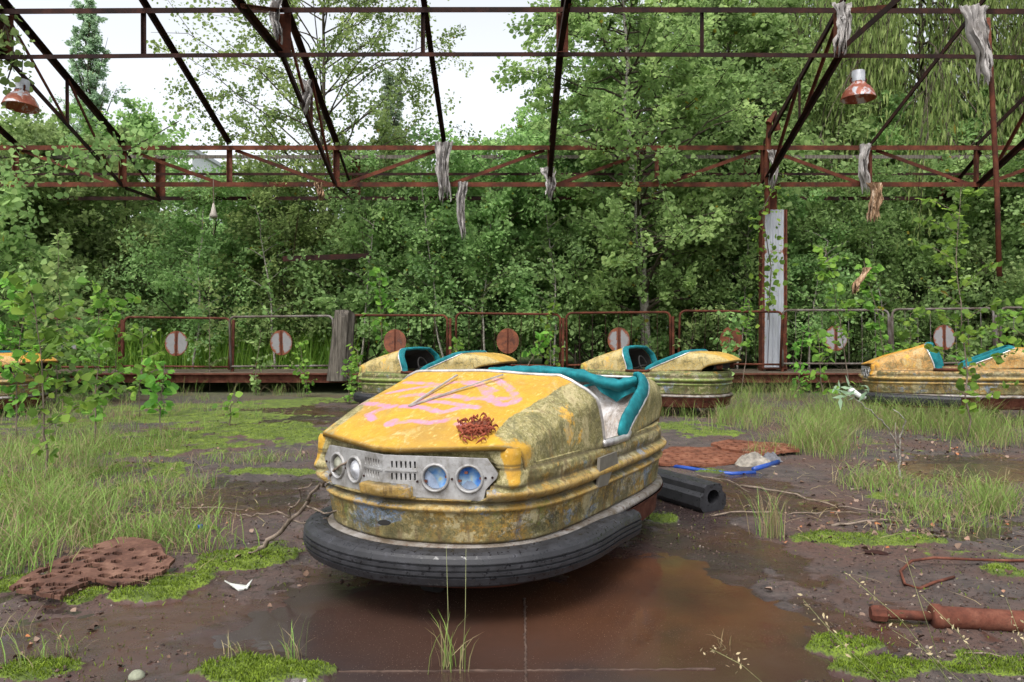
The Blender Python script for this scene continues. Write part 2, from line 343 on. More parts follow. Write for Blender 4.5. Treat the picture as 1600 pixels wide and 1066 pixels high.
ys = axis(1.6, 5.2, .0135, 10)
ys = np.concatenate([ys[(ys < 5.2) & (ys > -10)], 5.2 + np.cumsum(.0135 * 1.008 ** np.arange(330))])
s_ = ys[-1] - ys[-2]; e_ = [ys[-1]]
while e_[-1] < 500: s_ *= 1.25; e_.append(e_[-1] + s_)
ys = np.concatenate([ys, e_[1:]])
gx, gy = np.meshgrid(xs, ys)
gm, gwa, gwe = masks(gx, gy); gz = ground_h(gx, gy, gm, gwa, gwe)
nx, ny = len(xs), len(ys)
me = bpy.data.meshes.new('ground'); me.vertices.add(nx * ny)
me.vertices.foreach_set('co', np.stack([gx, gy, gz], -1).astype(np.float32).ravel())
ii = (np.arange(ny - 1)[:, None] * nx + np.arange(nx - 1)[None]).ravel()
q = np.stack([ii, ii + 1, ii + nx + 1, ii + nx], 1)
me.loops.add(q.size); me.loops.foreach_set('vertex_index', q.ravel().astype(np.int32))
me.polygons.add(len(q)); me.polygons.foreach_set('loop_start', (np.arange(len(q)) * 4).astype(np.int32)); me.polygons.foreach_set('loop_total', np.full(len(q), 4, np.int32))
me.polygons.foreach_set('use_smooth', np.ones(len(q), bool)); me.update(calc_edges=True)
for nme, arr in (('moss', gm), ('wet', np.maximum(gwe, gwa))):
    A = me.attributes.new(nme, 'FLOAT', 'POINT'); A.data.foreach_set('value', arr.astype(np.float32).ravel())
k = NM('wet_ground', .7, 0, .5)
n1 = k.noise(.9, 6, .65); n2 = k.noise(7, 8, .72); n3 = k.noise(45, 8, .75); n4 = k.noise(160, 4, .7); mo = k.attr('moss'); we = k.attr('wet')
dry = k.mix(k.step(n2, .4, .62), (.034, .026, .023), (.080, .060, .052))
dry = k.mix(k.step(n1, .46, .60), dry, (.070, .036, .026))
dry = k.mix(k.step(n3, .54, .62), dry, (.016, .012, .011))
dry = k.mix(k.step(n4, .66, .70), dry, (.15, .12, .10))
wetc = k.mix(k.step(n1, .42, .58), (.034, .023, .022), (.058, .028, .020))
wetc = k.mix(k.step(n3, .60, .64), wetc, (.02, .016, .014)); wetc = k.mix(k.step(n4, .70, .73), wetc, (.12, .10, .09))
w2 = k.step(k.math('ADD', we, k.math('MULTIPLY', k.math('SUBTRACT', n2, .5), .9)), .35, .6)
c = k.mix(w2, dry, wetc)
mm = k.math('ADD', mo, k.math('ADD', k.math('MULTIPLY', k.math('SUBTRACT', n3, .5), 1.2), k.math('MULTIPLY', k.math('SUBTRACT', n2, .5), 1.3)))
mg = k.mix(k.step(n2, .38, .62), (.05, .075, .008), (.15, .21, .016))
mg = k.mix(k.step(n4, .45, .62), mg, (.03, .045, .010))
far = k.step(k.xyz(1), 13.0, 16.0)
c = k.mix(k.step(mm, .38, .52), c, mg)
frr = k.t.nodes.new('ShaderNodeMapRange'); frr.inputs[1].default_value = 11.5; frr.inputs[2].default_value = 15; k.L(k.xyz(1), frr.inputs[0])
c = k.mix(frr.outputs[0], c, k.mix(k.step(n2, .4, .6), (.05, .075, .02), (.09, .12, .03)))
k.col(c)
k.rough(k.mix(k.step(mm, .38, .52), k.mix(w2, (.85, .85, .85), k.ramp(n2, [(.35, .10), (.6, .36)])), (.95, .95, .95)))
wk_ = k.math('SUBTRACT', 1.0, k.math('MULTIPLY', w2, .88)); k.bump(k.math('MULTIPLY', n3, wk_), .7, .012); k.bump(k.math('MULTIPLY', n4, wk_), .5, .004)
ground = tag(link('ground', me, k.m), kind='structure')
# water sheet of the puddles
k = NM('puddle_water', .06, 0, .5); n1 = k.noise(1.3, 5, .6); n2 = k.noise(90, 3, .6); n3 = k.noise(220, 2, .5)
c = k.ramp(n1, [(.35, (.040, .021, .015)), (.55, (.078, .034, .018)), (.7, (.060, .038, .018))])
fl = k.math('MULTIPLY', k.step(n3, .69, .71), k.step(k.noise(2.2, 4), .45, .55))
vl = k.t.nodes.new('ShaderNodeVectorMath'); vl.operation = 'DISTANCE'; mp_ = k.t.nodes.new('ShaderNodeMapping'); mp_.inputs['Scale'].default_value = (.75, 1, 1); k.L(k.tc.outputs['Object'], mp_.inputs[0]); k.L(mp_.outputs[0], vl.inputs[0]); vl.inputs[1].default_value = (.42, 2.95, 0)
c = k.mix(k.step(k.math('ADD', k.math('MULTIPLY', vl.outputs['Value'], .6), k.math('MULTIPLY', k.math('SUBTRACT', n1, .5), 1.2)), .22, .62), c, (.036, .025, .023))
c = k.mix(fl, c, (.16, .125, .09)); k.col(c); k.rough(k.mix(fl, k.mix(k.step(k.noise(4, 5), .4, .65), (.06, .06, .06), (.26, .26, .26)), (.7, .7, .7)))
k.bump(k.noise(14, 4), .08, .01); k.bump(fl, .4, .003)
wv = MB(); X, Y = np.meshgrid(np.linspace(-2.6, 3.6, 60), np.linspace(1.7, 5.9, 50)); wv.grid(np.stack([X, Y, np.full_like(X, .0005)], -1))
tag(wv.build('water', k.m), kind='structure')
for a_, b_, lb_ in (((.047, 2.86), (.038, 2.0), 0), ((-.62, 2.23), (.60, 2.25), 1)):
    sm_ = MB(); t_ = np.linspace(0, 1, 90); rs2 = np.random.default_rng(3 + lb_); p_ = np.stack([a_[0] + (b_[0] - a_[0]) * t_ + rs2.normal(size=90) * .0015, a_[1] + (b_[1] - a_[1]) * t_ + rs2.normal(size=90) * .0015, np.full(90, .001)], 1)
    sm_.tube(p_, .0022 + .0024 * rs2.random(90), 6); tag(sm_.build('floor_seam', mat_rust('seam_dirt', (.03, .02, .016), (.07, .045, .035), (.13, .09, .07), .8, 6), None, True), kind='structure')
def gh(x, y): return float(ground_h(np.array([float(x)]), np.array([float(y)]))[0])

# ------------------------------------------------------------------ bumper cars
def chaikin(p, n=2):
    for _ in range(n):
        p = np.concatenate([[p[0]], np.stack([.75 * p[:-1] + .25 * p[1:], .25 * p[:-1] + .75 * p[1:]], 1).reshape(-1, 2), [p[-1]]])
    return p
def resample(p, m):
    d = np.concatenate([[0], np.cumsum(np.linalg.norm(np.diff(p, axis=0), axis=1))]); t = np.linspace(0, d[-1], m)
    return np.stack([np.interp(t, d, p[:, i]) for i in range(p.shape[1])], 1)
def outline(m):
    h = chaikin(np.array([(0, .862), (.20, .795), (.395, .728), (.465, .645), (.494, .45), (.510, .0), (.512, -.5), (.490, -.80), (.38, -1.0), (.2, -1.06), (0, -1.07)]), 3)
    h = resample(h, m // 2 + 1)
    full = np.concatenate([h, (h * [-1, 1])[-2:0:-1]])
    T = np.roll(full, -1, 0) - np.roll(full, 1, 0); T /= np.linalg.norm(T, axis=1)[:, None]
    N = np.stack([-T[:, 1], T[:, 0]], 1)
    if (N[0] @ np.array([0, 1])) < 0: N = -N
    return full, N
PANPOLY = np.array([(0, .470), (.085, .466), (.105, .458), (.108, .428), (.113, .423), (.345, .418), (.36, .425), (.368, .458), (.405, .497), (.410, .512), (.372, .562), (0, .566)])
def inpoly(px, pz, poly):
    r = np.zeros(px.shape, bool); j = len(poly) - 1
    for i in range(len(poly)):
        xi, yi = poly[i]; xj, yj = poly[j]
        c = ((yi > pz) != (yj > pz)) & (px < (xj - xi) * (pz - yi) / (yj - yi + 1e-12) + xi); r ^= c; j = i
    return r
NOSE = np.array([0, .862]); FT = np.array([.395, -.134]); FT /= np.linalg.norm(FT)   # along right half of the front
STROKES = [[(720,155),(860,165),(1000,180),(1150,155),(1290,165)],[(590,260),(760,220),(900,200),(1050,170)],[(380,350),(480,365),(580,385),(480,440),(420,450),(470,500)],[(590,545),(700,535),(900,540),(1050,510),(1110,490)],
 [(690,395),(850,405),(920,440),(1000,450),(1150,400),(1290,390)],[(690,300),(800,280),(980,290),(1100,300),(1200,320),(1300,300),(1400,310),(1500,300)],[(1430,140),(1540,210),(1590,290),(1560,340),(1480,360),(1400,330),(1340,240),(1290,170)],
 [(1290,190),(1380,260)],[(830,340),(950,360),(1100,370),(1250,385)],[(490,430),(640,390)],[(1100,240),(1000,300)],[(1120,530),(1350,560)],[(900,320),(1180,300)],[(1180,170),(1430,230)]]
CARX, CARY, CARA = -.0406, 3.4308, 2.65095
def px_to_car(u, v, plane):
    """paint stroke control points on the hood, in the car's own coordinates"""
    p = P(u, v, 1.0) - np.array([0, 0, H]); o = np.array([0, 0, H])
    c, s = math.cos(CARA), math.sin(CARA)
    R = np.array([[c, s, 0], [-s, c, 0], [0, 0, 1]])
    o2 = R @ (o - np.array([CARX, CARY, 0])); d2 = R @ p
    n, q = plane; t = ((q - o2) @ n) / (d2 @ n); return o2 + d2 * t
HP = [np.array([-.38, .70, .610]), np.array([.38, .70, .610]), np.array([.36, .17, .815])]
HN = np.cross(HP[1] - HP[0], HP[2] - HP[0]); HN /= np.linalg.norm(HN); HOODPL = (HN, HP[0])
SIDEPL = (np.array([1., 0, 0]), np.array([-.545, 0, 0]))

def sec(xb, zb, xm, zm, xt, zt, crown, m):
    """half cross-section from bottom to the centre, rounded; returns full (2m-1,2) and zone 0..1 (top..side)"""
    p = chaikin(np.array([(xb, zb), (xb * .3 + xm * .7 + .004, zb + (zm - zb) * .72), (xm * .98 + xt * .02, zm), (xt, zt), (xt * .8, zt + crown * .25), (0, zt + crown)]), 1)
    return p
def loft(front, back, nv, mu, tcurve):
    """front/back: dict(xb,zb,xm,zm,xt,zt,crown,y(x,z)->y)"""
    rows = []
    for i in range(nv):
        t = i / (nv - 1); tc = tcurve(t)
        q = {k: front[k] * (1 - t) + back[k] * t for k in ('xb', 'zb', 'xm', 'xt', 'crown')}
        q['zm'] = front['zm'] * (1 - tc) + back['zm'] * tc; q['zt'] = front['zt'] * (1 - tc) + back['zt'] * tc
        h = sec(q['xb'], q['zb'], q['xm'], q['zm'], q['xt'], q['zt'], q['crown'], mu)
        h = resample(h, mu)
        x = np.concatenate([-h[:, 0], h[::-1][1:, 0]]); z = np.concatenate([h[:, 1], h[::-1][1:, 1]])
        w = np.concatenate([np.arange(mu), np.arange(mu - 1)[::-1]]) / (mu - 1)
        y = front['y'](np.abs(x), w) * (1 - t) + back['y'](np.abs(x), w) * t
        rows.append(np.stack([x, y, z], 1))
    return np.array(rows)
def bumper_car(label, loc, yaw, paint, lowpaint=None, hero=False, group=None, roll=0.0, seed=0, pads=True, tyre=(-.20, -.30), padmat=None):
    rng = np.random.default_rng(100 + seed)
    root = empty('bumper_car', loc, (roll, 0, yaw), label, 'bumper car', group)
    m = 460 if hero else 220
    O, N = outline(m)
    Os = O.copy()
    for _ in range(int(330 * (m / 460) ** 2)): Os = .5 * Os + .25 * (np.roll(Os, 1, 0) + np.roll(Os, -1, 0))
    Os = Os * (np.abs(O).max(0) / np.abs(Os).max(0)) ** .7
    T_ = np.roll(Os, -1, 0) - np.roll(Os, 1, 0); T_ /= np.linalg.norm(T_, axis=1)[:, None]; Ns = np.stack([-T_[:, 1], T_[:, 0]], 1); Ns *= np.sign((Ns * N).sum(1))[:, None]
    # ---- lower tub
    prof = [(-.045, .258), (-.012, .262), (0, .270), (.002, .30), (.008, .34), (.014, .372), (.026, .382), (.028, .390), (.016, .398), (.004, .402), (.004, .410), (.022, .420), (.032, .432), (.032, .444), (.020, .455), (.004, .462), (.002, .475),
            (.005, .486), (.007, .492), (.006, .498), (.005, .507), (.004, .515), (-.003, .522), (-.012, .529), (-.012, .532), (-.012, .538), (-.012, .540), (-.014, .552), (-.016, .565), (-.03, .574)]
    zs = np.array([a[1] for a in prof]); of = np.array([a[0] for a in prof])
    Z = np.linspace(.258, .574, 64 if hero else 40); OFF = np.interp(Z, zs, of)
    mm = len(O); X = np.zeros((len(Z), mm, 3)); zone = np.zeros((len(Z), mm)); cre = np.zeros((len(Z), mm)); rid = np.zeros((len(Z), mm))
    tdist = np.abs(O[:, 0]) / FT[0]; front = O[:, 1] > .60
    for i, z in enumerate(Z):
        off = np.full(mm, OFF[i])
        ch = np.where(front, np.exp(-((np.abs(O[:, 0]) - .418) / .036) ** 2), 0) * float(smooth01(.435, .47, z) * smooth01(.64, .56, z)) * smooth01(.63, .69, O[:, 1])     # cheek bulge at the front corners
        ctr = np.where(front, smooth01(.118, .104, tdist), 0) * smooth01(.474, .466, np.full(mm, z)) * smooth01(.415, .43, np.full(mm, z))
        off = off * (1 - ctr) * (1 - .8 * ch) + ch * (.022 + .016 * math.exp(-((z - .475) / .022) ** 2)) + ctr * .036
        if z > .415:
            ins = inpoly(tdist, np.full(mm, z), PANPOLY) & front
            off = np.where(ins, -.036, off)
        off = off + .008 * np.array(fbm(O[:, 0] * 3 + O[:, 1], O[:, 1] * 3 + z * 9, 2.0, 4, 31))
        # only cars' upper wall sits under hood and cowl
        bl = float(smooth01(.455, .385, z)); xy = (O + N * off[:, None]) * (1 - bl) + (Os + Ns * off[:, None]) * bl
        tb = np.where((O[:, 1] < -.99), .0, 0)
        X[i, :, :2] = xy; X[i, :, 2] = np.where(front, z + max(0, z - .54) / .034 * .024, min(z, .538 + max(0, z - .538) * .12)); rid[i] = np.clip(off / .030, 0, 1)
        zone[i] = np.interp(z, [.40, .47, .56], [2.1, 1.75, 1.2]) ; zone[i] = np.where(front & (z > .45), zone[i] - 1.3 * ch, zone[i])
        for zc, wd in ((.405, .006), (.4705, .006), (.527, .006), (.538, .003), (.262, .008)): cre[i] = np.maximum(cre[i], np.exp(-((z - zc) / wd) ** 2))
    keep = MB(); keep.grid(X, True, zone=zone.ravel(), crease=cre.ravel(), ridge=rid.ravel())
    # open the top: sill ring turned inwards
    Rr = [X[-1], np.stack([*(O - N * .05).T, X[-1][:, 2] - .002], 1), np.stack([*(O - N * .06).T, np.full(mm, .30)], 1)]
    keep.grid(np.array(Rr), True, zone=np.full(3 * mm, 1.6), crease=np.repeat([0, .3, .9], mm), ridge=np.zeros(3 * mm))
    tub = keep.build('body_tub', lowpaint or paint, root, True)
    # trim flange + rust skirt
    fl = MB(); fl.grid(np.array([np.stack([*(Os + Ns * o).T, np.full(mm, z)], 1) for o, z in ((-.01, .264), (.020, .258), (.027, .244), (.024, .233), (-.02, .230))]), True)
    fl.build('trim_flange', FLAN, root, True)
    sk = MB(); sk.grid(np.array([np.stack([*(Os + Ns * o).T, np.full(mm, z)], 1) for o, z in ((.030, .231), (.022, .215), (-.0, .20), (-.005, .12), (-.03, .105), (-.3, .104))]), True)
    sk.build('chassis_skirt', RUSTR, root, True)
    # ---- hood
    fr = dict(xb=.452, zb=.514, xm=.440, zm=.590, xt=.402, zt=.608, crown=-.024, y=lambda x, w: .868 - np.minimum(x, .395) * .345 - np.maximum(x - .395, 0) * 1.15 + 0 * w)
    bk = dict(xb=.506, zb=.526, xm=.494, zm=.735, xt=.368, zt=.816, crown=.010, y=lambda x, w: .163 - smooth01(.5, .0, w) * .098)
    nv, mu = (84, 60) if hero else (36, 30)
    Hd = loft(fr, bk, nv, mu, lambda t: t * .86 + .14 * math.sin(PI * t) * (1 - t) + .14 * t)
    wv_ = fbm(Hd[..., 0] * 4, Hd[..., 1] * 4, 1.0, 3, 40 + seed) * .016; Hd[..., 2] += wv_ * (Hd[..., 2] > .6)
    # centre facet: narrow raised ridge that opens towards the nose
    ty = np.clip((Hd[..., 1] - .42) / .44, 0, 1)
    Hd[..., 2] += np.where(ty > 0, .005 * ty * np.exp(-(np.abs(Hd[..., 0]) / (.035 + .0 * ty)) ** 4), 0)
    nu = Hd.shape[1]; wq = np.abs(np.linspace(-1, 1, nu))                                 # 0 centre .. 1 bottom
    zn = np.repeat(smooth01(.50, .64, wq)[None], nv, 0) * 1.05
    zn += np.where(wq[None] > .45, -.62 * smooth01(.30, .02, np.linspace(0, 1, nv))[:, None], 0)
    cre = np.repeat(smooth01(.965, 1.0, wq)[None], nv, 0); cre[0] = .9; cre[1] = np.maximum(cre[1], .35)
    graf = np.zeros(Hd.shape[:2]); rs = np.zeros(Hd.shape[:2])
    if hero:
        Q = Hd.reshape(-1, 3)
        for st in STROKES:
            p = np.array([px_to_car(490 + u / 5, 570 + v / 5, HOODPL) for u, v in st]); p = resample(p, 40)
            w0 = .019 if len(st) < 8 else .024
            for a in p:
                d = np.linalg.norm((Q - a)[:, :2], axis=1); graf.ravel()[:] = np.maximum(graf.ravel(), smooth01(w0 * 1.5, w0 * .5, d))
        a = px_to_car(613, 677, HOODPL); d = np.linalg.norm((Q - a)[:, :2], axis=1); graf.ravel()[:] = np.maximum(graf.ravel(), smooth01(.042, .028, d))
        a = px_to_car(745, 680, HOODPL); d = np.linalg.norm((Q - a)[:, :2], axis=1); rs.ravel()[:] = smooth01(.085, .03, d)
    hb = MB(); hb.grid(Hd, zone=zn.ravel(), crease=cre.ravel(), graf=graf.ravel(), rs=rs.ravel())
    l0 = Hd[0]; l1 = l0 + [0, -.002, -.014]; l2 = l0 * [.97, 1, 1] + [0, -.030, -.016]
    hb.grid(np.array([l2, l1, l0]), zone=np.zeros(3 * nu), crease=np.repeat([1., .9, .3], nu), graf=np.zeros(3 * nu), rs=np.zeros(3 * nu))
    hood = hb.build('hood', paint, root, True)
    lin = MB(); L2 = Hd.copy(); L2 = L2 * [.975, 1, 1] + [0, -.001, -.014]; lin.grid(L2[3:]); lin.build('hood_shade_sheet', DARK, hood, True)  # black inner sheet: the shade under the hood is put into its colour
    arch = Hd[-1] + [0, -.004, .003]
    tr = MB(); tr.tube(arch, .0085, 8, True); tr.build('hood_trim', ALU, hood, True)
    # ---- rear cowl with spoiler lip
    fr = dict(xb=.510, zb=.522, xm=.485, zm=.715, xt=.435, zt=.768, crown=.006, y=lambda x, w: -.20 - .50 * smooth01(.0, .42, w) ** .8)
    bk = dict(xb=.455, zb=.56, xm=.445, zm=.635, xt=.36, zt=.668, crown=.004, y=lambda x, w: -1.15 + smooth01(.40, .0, w) * .30)
    C = loft(fr, bk, nv, mu, lambda t: t ** 2.8)
    # side front boundary must rise as a straight slope: height follows y
    for j in range(C.shape[1]):
        pass
    nu = C.shape[1]; wq = np.abs(np.linspace(-1, 1, nu))
    zn = np.repeat(smooth01(.45, .62, wq)[None], C.shape[0], 0) * (1.05 if hero else .75)
    cre = np.repeat(smooth01(.965, 1.0, wq)[None], C.shape[0], 0); cre[-1] = .8
    cb = MB(); cb.grid(C, zone=zn.ravel(), crease=cre.ravel(), graf=np.zeros(C[..., 0].size), rs=np.zeros(C[..., 0].size))
    l0 = C[-1]; l1 = l0 + [0, .0, -.022]; l2 = l0 * [.93, 1, 1] + [0, .07, -.03]
    cb.grid(np.array([l0, l1, l2]), zone=np.zeros(3 * nu), crease=np.repeat([.4, .9, 1.], nu), graf=np.zeros(3 * nu), rs=np.zeros(3 * nu))
    cowl = cb.build('rear_cowl', paint, root, True)
    c2 = MB(); c2.grid((C * [.975, 1, 1] + [0, .0, -.012])[:-2]); c2.build('cowl_shade_sheet', DARK, cowl, True)  # black sheet added inside the cowl, shade painted as its colour
    rim = C[0] + [0, .004, .003]
    t2 = MB(); t2.tube(rim, .008, 8); t2.build('cowl_trim', ALU, cowl, True)
    for s in (-1, 1):                                                                     # bright sill trims between hood and cowl
        t3 = MB(); t3.tube([(s * .508, .075, .542), (s * .514, -.05, .539), (s * .514, -.20, .539), (s * .510, -.235, .556)], .016, 8, sq=.7); t3.build('sill_trim', ALU if hero else RUST, root, True)
    # tail panel and lamps
    tb = MB(); pts = [(.40, -.985), (.2, -1.035), (0, -1.045), (-.2, -1.035), (-.40, -.985)]
    tb.grid(np.array([[(x, y, .57) for x, y in pts], [(x * .95, y, .66) for x, y in pts]])); tb.build('tail_panel', DARK, root)
    for s in (-1, 1):
        tl = MB(); tl.tube([(s * .30, -1.0, .60), (s * .30, -1.06, .60)], .035, 14); tl.build('tail_light', RUSTR, root)
    # ---- seat and interior
    sp = np.array([(-.675, .745), (-.66, .70), (-.60, .56), (-.53, .42), (-.40, .375), (-.12, .36), (-.08, .30), (.1, .20), (.6, .18)]); sp = resample(chaikin(sp, 2), 40)
    xx = np.linspace(-.455, .455, 36); SX, SI = np.meshgrid(xx, np.arange(40)); SY = sp[:, 0][SI]; SZ = sp[:, 1][SI]
    wr = fbm(SX * 6, SZ * 6 + SY * 5, 1.0, 4, 60 + seed) * .05
    b = MB(); b.grid(np.stack([SX, SY + wr + .06 * (np.abs(SX) / .455) ** 4, SZ + wr * .3], -1)); b.build('seat', SEAT, root, True)
    fl_ = MB(); fl_.box((0, -.05, .16), (.92, 1.5, .02)); fl_.build('floor_pan', DARK, root)
    sw = MB(); an = np.linspace(0, 2 * PI, 25); cc = np.array([0, .02, .585]); sw.tube([cc + .13 * (math.cos(a) * np.array([1, 0, 0]) + math.sin(a) * np.array([0, .35, .93])) for a in an], .011, 8)
    sw.tube([cc, cc + [0, .25, -.1]], .016, 8); sw.tube([cc - [.13, 0, 0], cc + [.13, 0, 0]], .009, 6)
    sw.build('steering_wheel', DARK, root, True)
    # ---- teal padding
    pm = padmat or TEAL
    def padstrip(path, ind, ri, rp, name='padding', n=70, wob=.12):
        """padded fabric strip along a rim: ellipse with half-width ri along ind and half-thickness rp across"""
        p = resample(np.array(path, float), n); T = np.gradient(p, axis=0); T /= np.linalg.norm(T, axis=1)[:, None]
        ind = np.array(ind, float); ind = np.tile(ind, (n, 1)) if ind.ndim == 1 else np.array([[np.interp(i / (n - 1), np.linspace(0, 1, len(ind)), ind[:, c_]) for c_ in range(3)] for i in range(n)])
        I = ind - T * (ind * T).sum(1)[:, None]; I /= np.linalg.norm(I, axis=1)[:, None]; Q = np.cross(T, I)
        t = np.arange(n) / n; w = 1 + wob * np.array(fbm(t * 14 + seed, t * 0, 1.0, 3, 3 + seed)) * 2; w[0] *= .6; w[-1] *= .6
        a_ = np.linspace(0, 2 * PI, 25)[:-1]
        fold = 1 + .22 * np.array(fbm(t[:, None] * 34 + a_[None] * .8, a_[None] * 1.2 + t[:, None] * 0, 1.0, 3, 9)) * 2
        Pt = p[:, None] + I[:, None] * (ri * w[:, None] * np.cos(a_)[None] + ri)[..., None] * .98 + Q[:, None] * (rp * fold * w[:, None] * np.sin(a_)[None])[..., None]
        q = MB(); q.grid(Pt, True); q.add(Pt[0], [tuple(range(24))]); q.add(Pt[-1], [tuple(range(24))[::-1]]); return q.build(name, pm, root, True)
    half = (nu + 1) // 2
    R0 = C[0]; jt = int(np.argmax(R0[:half, 2] > .762))
    if hero:
        pn = R0[0:jt + 1] * [.99, 1, 1] + [0, .004, -.002]; padstrip(pn, (.06, .9, .30), .042, .018)
        pf = (R0[::-1])[0:jt + 1] * [.99, 1, 1] + [0, .004, -.002]; padstrip(pf, (-.06, .9, .30), .036, .018)
        gp = [(-.405, -.68, .752), (-.33, -.66, .728), (-.25, -.66, .742), (-.12, -.68, .772), (.05, -.69, .786), (.2, -.69, .786), (.33, -.69, .782), (.43, -.69, .775)]
        padstrip(gp, (0, 1, .12), .055, .030, wob=.3)
        dr = MB(); uu = np.linspace(-1, 1, 30); vv = np.linspace(0, 1, 9)
        Xd = np.array([[(-.27 + u * .15, -.60 + .018 * math.sin(u * 8) * v, .748 - .02 * u * u - v * (.085 * max(0, 1 - abs(u + .25) * 1.3) + .012)) for u in uu] for v in vv])
        dr.grid(Xd); dr.build('padding_flap', pm, root, True)
    else:
        ar = arch * [.985, 1, 1] + [0, .004, -.004]; padstrip(ar, (0, -1, 0), .042, .020, n=90)
        pn = R0 * [.985, 1, 1] + [0, .0, .002]; padstrip(pn, (0, .9, .3), .028, .016, n=110)
    # ---- grille panel, slots, lamps (flat halves meeting at the nose)
    for s in (-1, 1):
        T = np.array([FT[0] * s, FT[1], 0]); Nn = np.array([.134 * s / .417, .395 / .417, 0])
        org = np.array([0, .862, 0]) + Nn * -.004
        cu = bpy.data.curves.new('tmp', 'CURVE'); cu.dimensions = '2D'; cu.fill_mode = 'BOTH'; cu.extrude = .004; cu.bevel_depth = .0012; cu.bevel_resolution = 1
        def sp_(pts):
            q = cu.splines.new('POLY'); q.points.add(len(pts) - 1); q.use_cyclic_u = True
            for i, (a, b) in enumerate(pts): q.points[i].co = (a, b, 0, 1)
        sp_([(a, b) for a, b in PANPOLY * [.985, 1]])
        for r_ in range(2):
            for j in range(6): a = .030 + j * .0165; zc = .492 + r_ * .042; sp_([(a - .0042, zc - .013), (a + .0042, zc - .013), (a + .0042, zc + .013), (a - .0042, zc + .013)])
        lc = [(.185, .492), (.305, .492)]; LR = .047
        for a, b in lc: sp_([(a + .9 * LR * math.cos(t), b + .9 * LR * math.sin(t)) for t in np.linspace(0, 2 * PI, 37)[:-1]])
        ob = bpy.data.objects.new('tmp', cu); COL.objects.link(ob)
        dg = bpy.context.evaluated_depsgraph_get(); dg.update(); pme = bpy.data.meshes.new_from_object(ob.evaluated_get(dg))
        pme.name = 'grille_panel'; bpy.data.objects.remove(ob); bpy.data.curves.remove(cu)
        Mx = Matrix(((T[0], 0, Nn[0], org[0]), (T[1], 0, Nn[1], org[1]), (0, 1, 0, 0), (0, 0, 0, 1))); pme.transform(Mx); pme.materials.clear()
        pan = link('grille_panel', pme, PANEL, root)
        rb = MB(); b0 = org + T * .005 + Nn * .006; rb.bar(b0 + [0, 0, .513], b0 + T * .118 + [0, 0, .513], .006, .005)
        rb.build('grille_bar', PANEL, pan)
        bk_ = MB(); bk_.box(org + T * .19 + np.array([0, 0, .505]) - Nn * .020, (.36, .004, .08), np.stack([T, Nn, [0, 0, 1]], 1)); bk_.build('grille_shade_sheet', DARK, pan)  # black sheet behind the openings, painting the dark seen through the slots
        for a, b in ((.245, .490), (.362, .497), (.386, .499), (.122, .478)):
            sc_ = MB(); c0 = org + T * a + np.array([0, 0, b]) + Nn * .0055; sc_.tube([c0, c0 + Nn * .0035], .0042, 8); sc_.build('screw', RUSTD, pan)
        for qi, (a, b) in enumerate(lc):
            c0 = org + T * a + np.array([0, 0, b]); M4 = np.eye(4); M4[:3, 0] = T; M4[:3, 1] = [0, 0, 1]; M4[:3, 2] = Nn; M4[:3, 3] = c0
            near = (s < 0)
            hl = MB(); hl.lathe([(LR * 1.08, -.002), (LR * 1.10, .006), (LR * 1.02, .013), (LR * .90, .012), (LR * .86, .004), (LR * .84, -.014)], 40, M4)
            hd_ = hl.build('headlight', PANEL, root, True)
            le = MB()
            if near: le.lathe([(.0001, -.018), (LR * .3, -.017), (LR * .6, -.016), (LR * .85, -.012)], 32, M4); mt = LBLUE
            else: le.lathe([(.0001, .012), (LR * .2, .011), (LR * .22, .008), (LR * .45, .008), (LR * .47, .004), (LR * .7, .004), (LR * .72, -.001), (LR * .86, -.004)], 32, M4); mt = LGREY if qi == 0 else LCLEAR
            le.build('lens', mt, hd_, True)
            if near:                                                                     # broken glass remnant and rusty clips
                gr = MB(); ga = np.linspace(.2, 2.9, 14) if qi == 0 else np.linspace(3.9, 5.5, 10)
                ro, ri = (.82, .0) if qi == 0 else (.8, .25)
                fan = [M4[:3, :3] @ np.array([LR * ro * math.cos(t) * r, LR * ro * math.sin(t) * r, -.004 + .006 * (1 - r)]) + M4[:3, 3] for r in (max(ri, .05), .35, .38, .6, .63, 1.0) for t in (ga + (2.2 if qi == 0 else 0))]
                gr.grid(np.array(fan).reshape(6, len(ga), 3)); gr.build('glass_shard', plain('dull_glass', (.20, .25, .34), .25, 0, .4, 20, .05), hd_, False)
                
                for t, rr in ((3.4, .74), (.05, .86), (2.1, .5)) if qi else ((3.5, .78), (.1, .86)):
                    cc = M4[:3, :3] @ np.array([LR * rr * math.cos(t), LR * rr * math.sin(t), .0]) + M4[:3, 3]; cl = MB(); cl.box(cc, (.011, .008, .008), M4[:3, :3]); cl.build('rusty_clip', RUSTR, hd_)
    # ---- tyre bumper: open U round the front
    nside = tyre[0]; fside = tyre[1]
    i0 = [i for i in range(mm) if O[i, 0] >= 0 and O[i, 1] >= fside]; i1 = [i for i in range(mm) if O[i, 0] < 0 and O[i, 1] >= nside]
    path = np.concatenate([O[i0][::-1] if O[i0][0, 1] > O[i0][-1, 1] else O[i0], O[i1] if O[i1][0, 1] < O[i1][-1, 1] else O[i1][::-1]])
    # order continuous: far side rear -> nose -> near side rear
    path = np.concatenate([np.array(sorted([tuple(a) for a in Os[i0]], key=lambda a: a[1] * 1.0)), np.array(sorted([tuple(a) for a in Os[i1]], key=lambda a: -a[1]))])
    path = resample(chaikin(path * [1, 1], 1), 240 if hero else 70)
    off = .0; T = np.gradient(path, axis=0); T /= np.linalg.norm(T, axis=1)[:, None]; N2 = np.stack([-T[:, 1], T[:, 0]], 1)
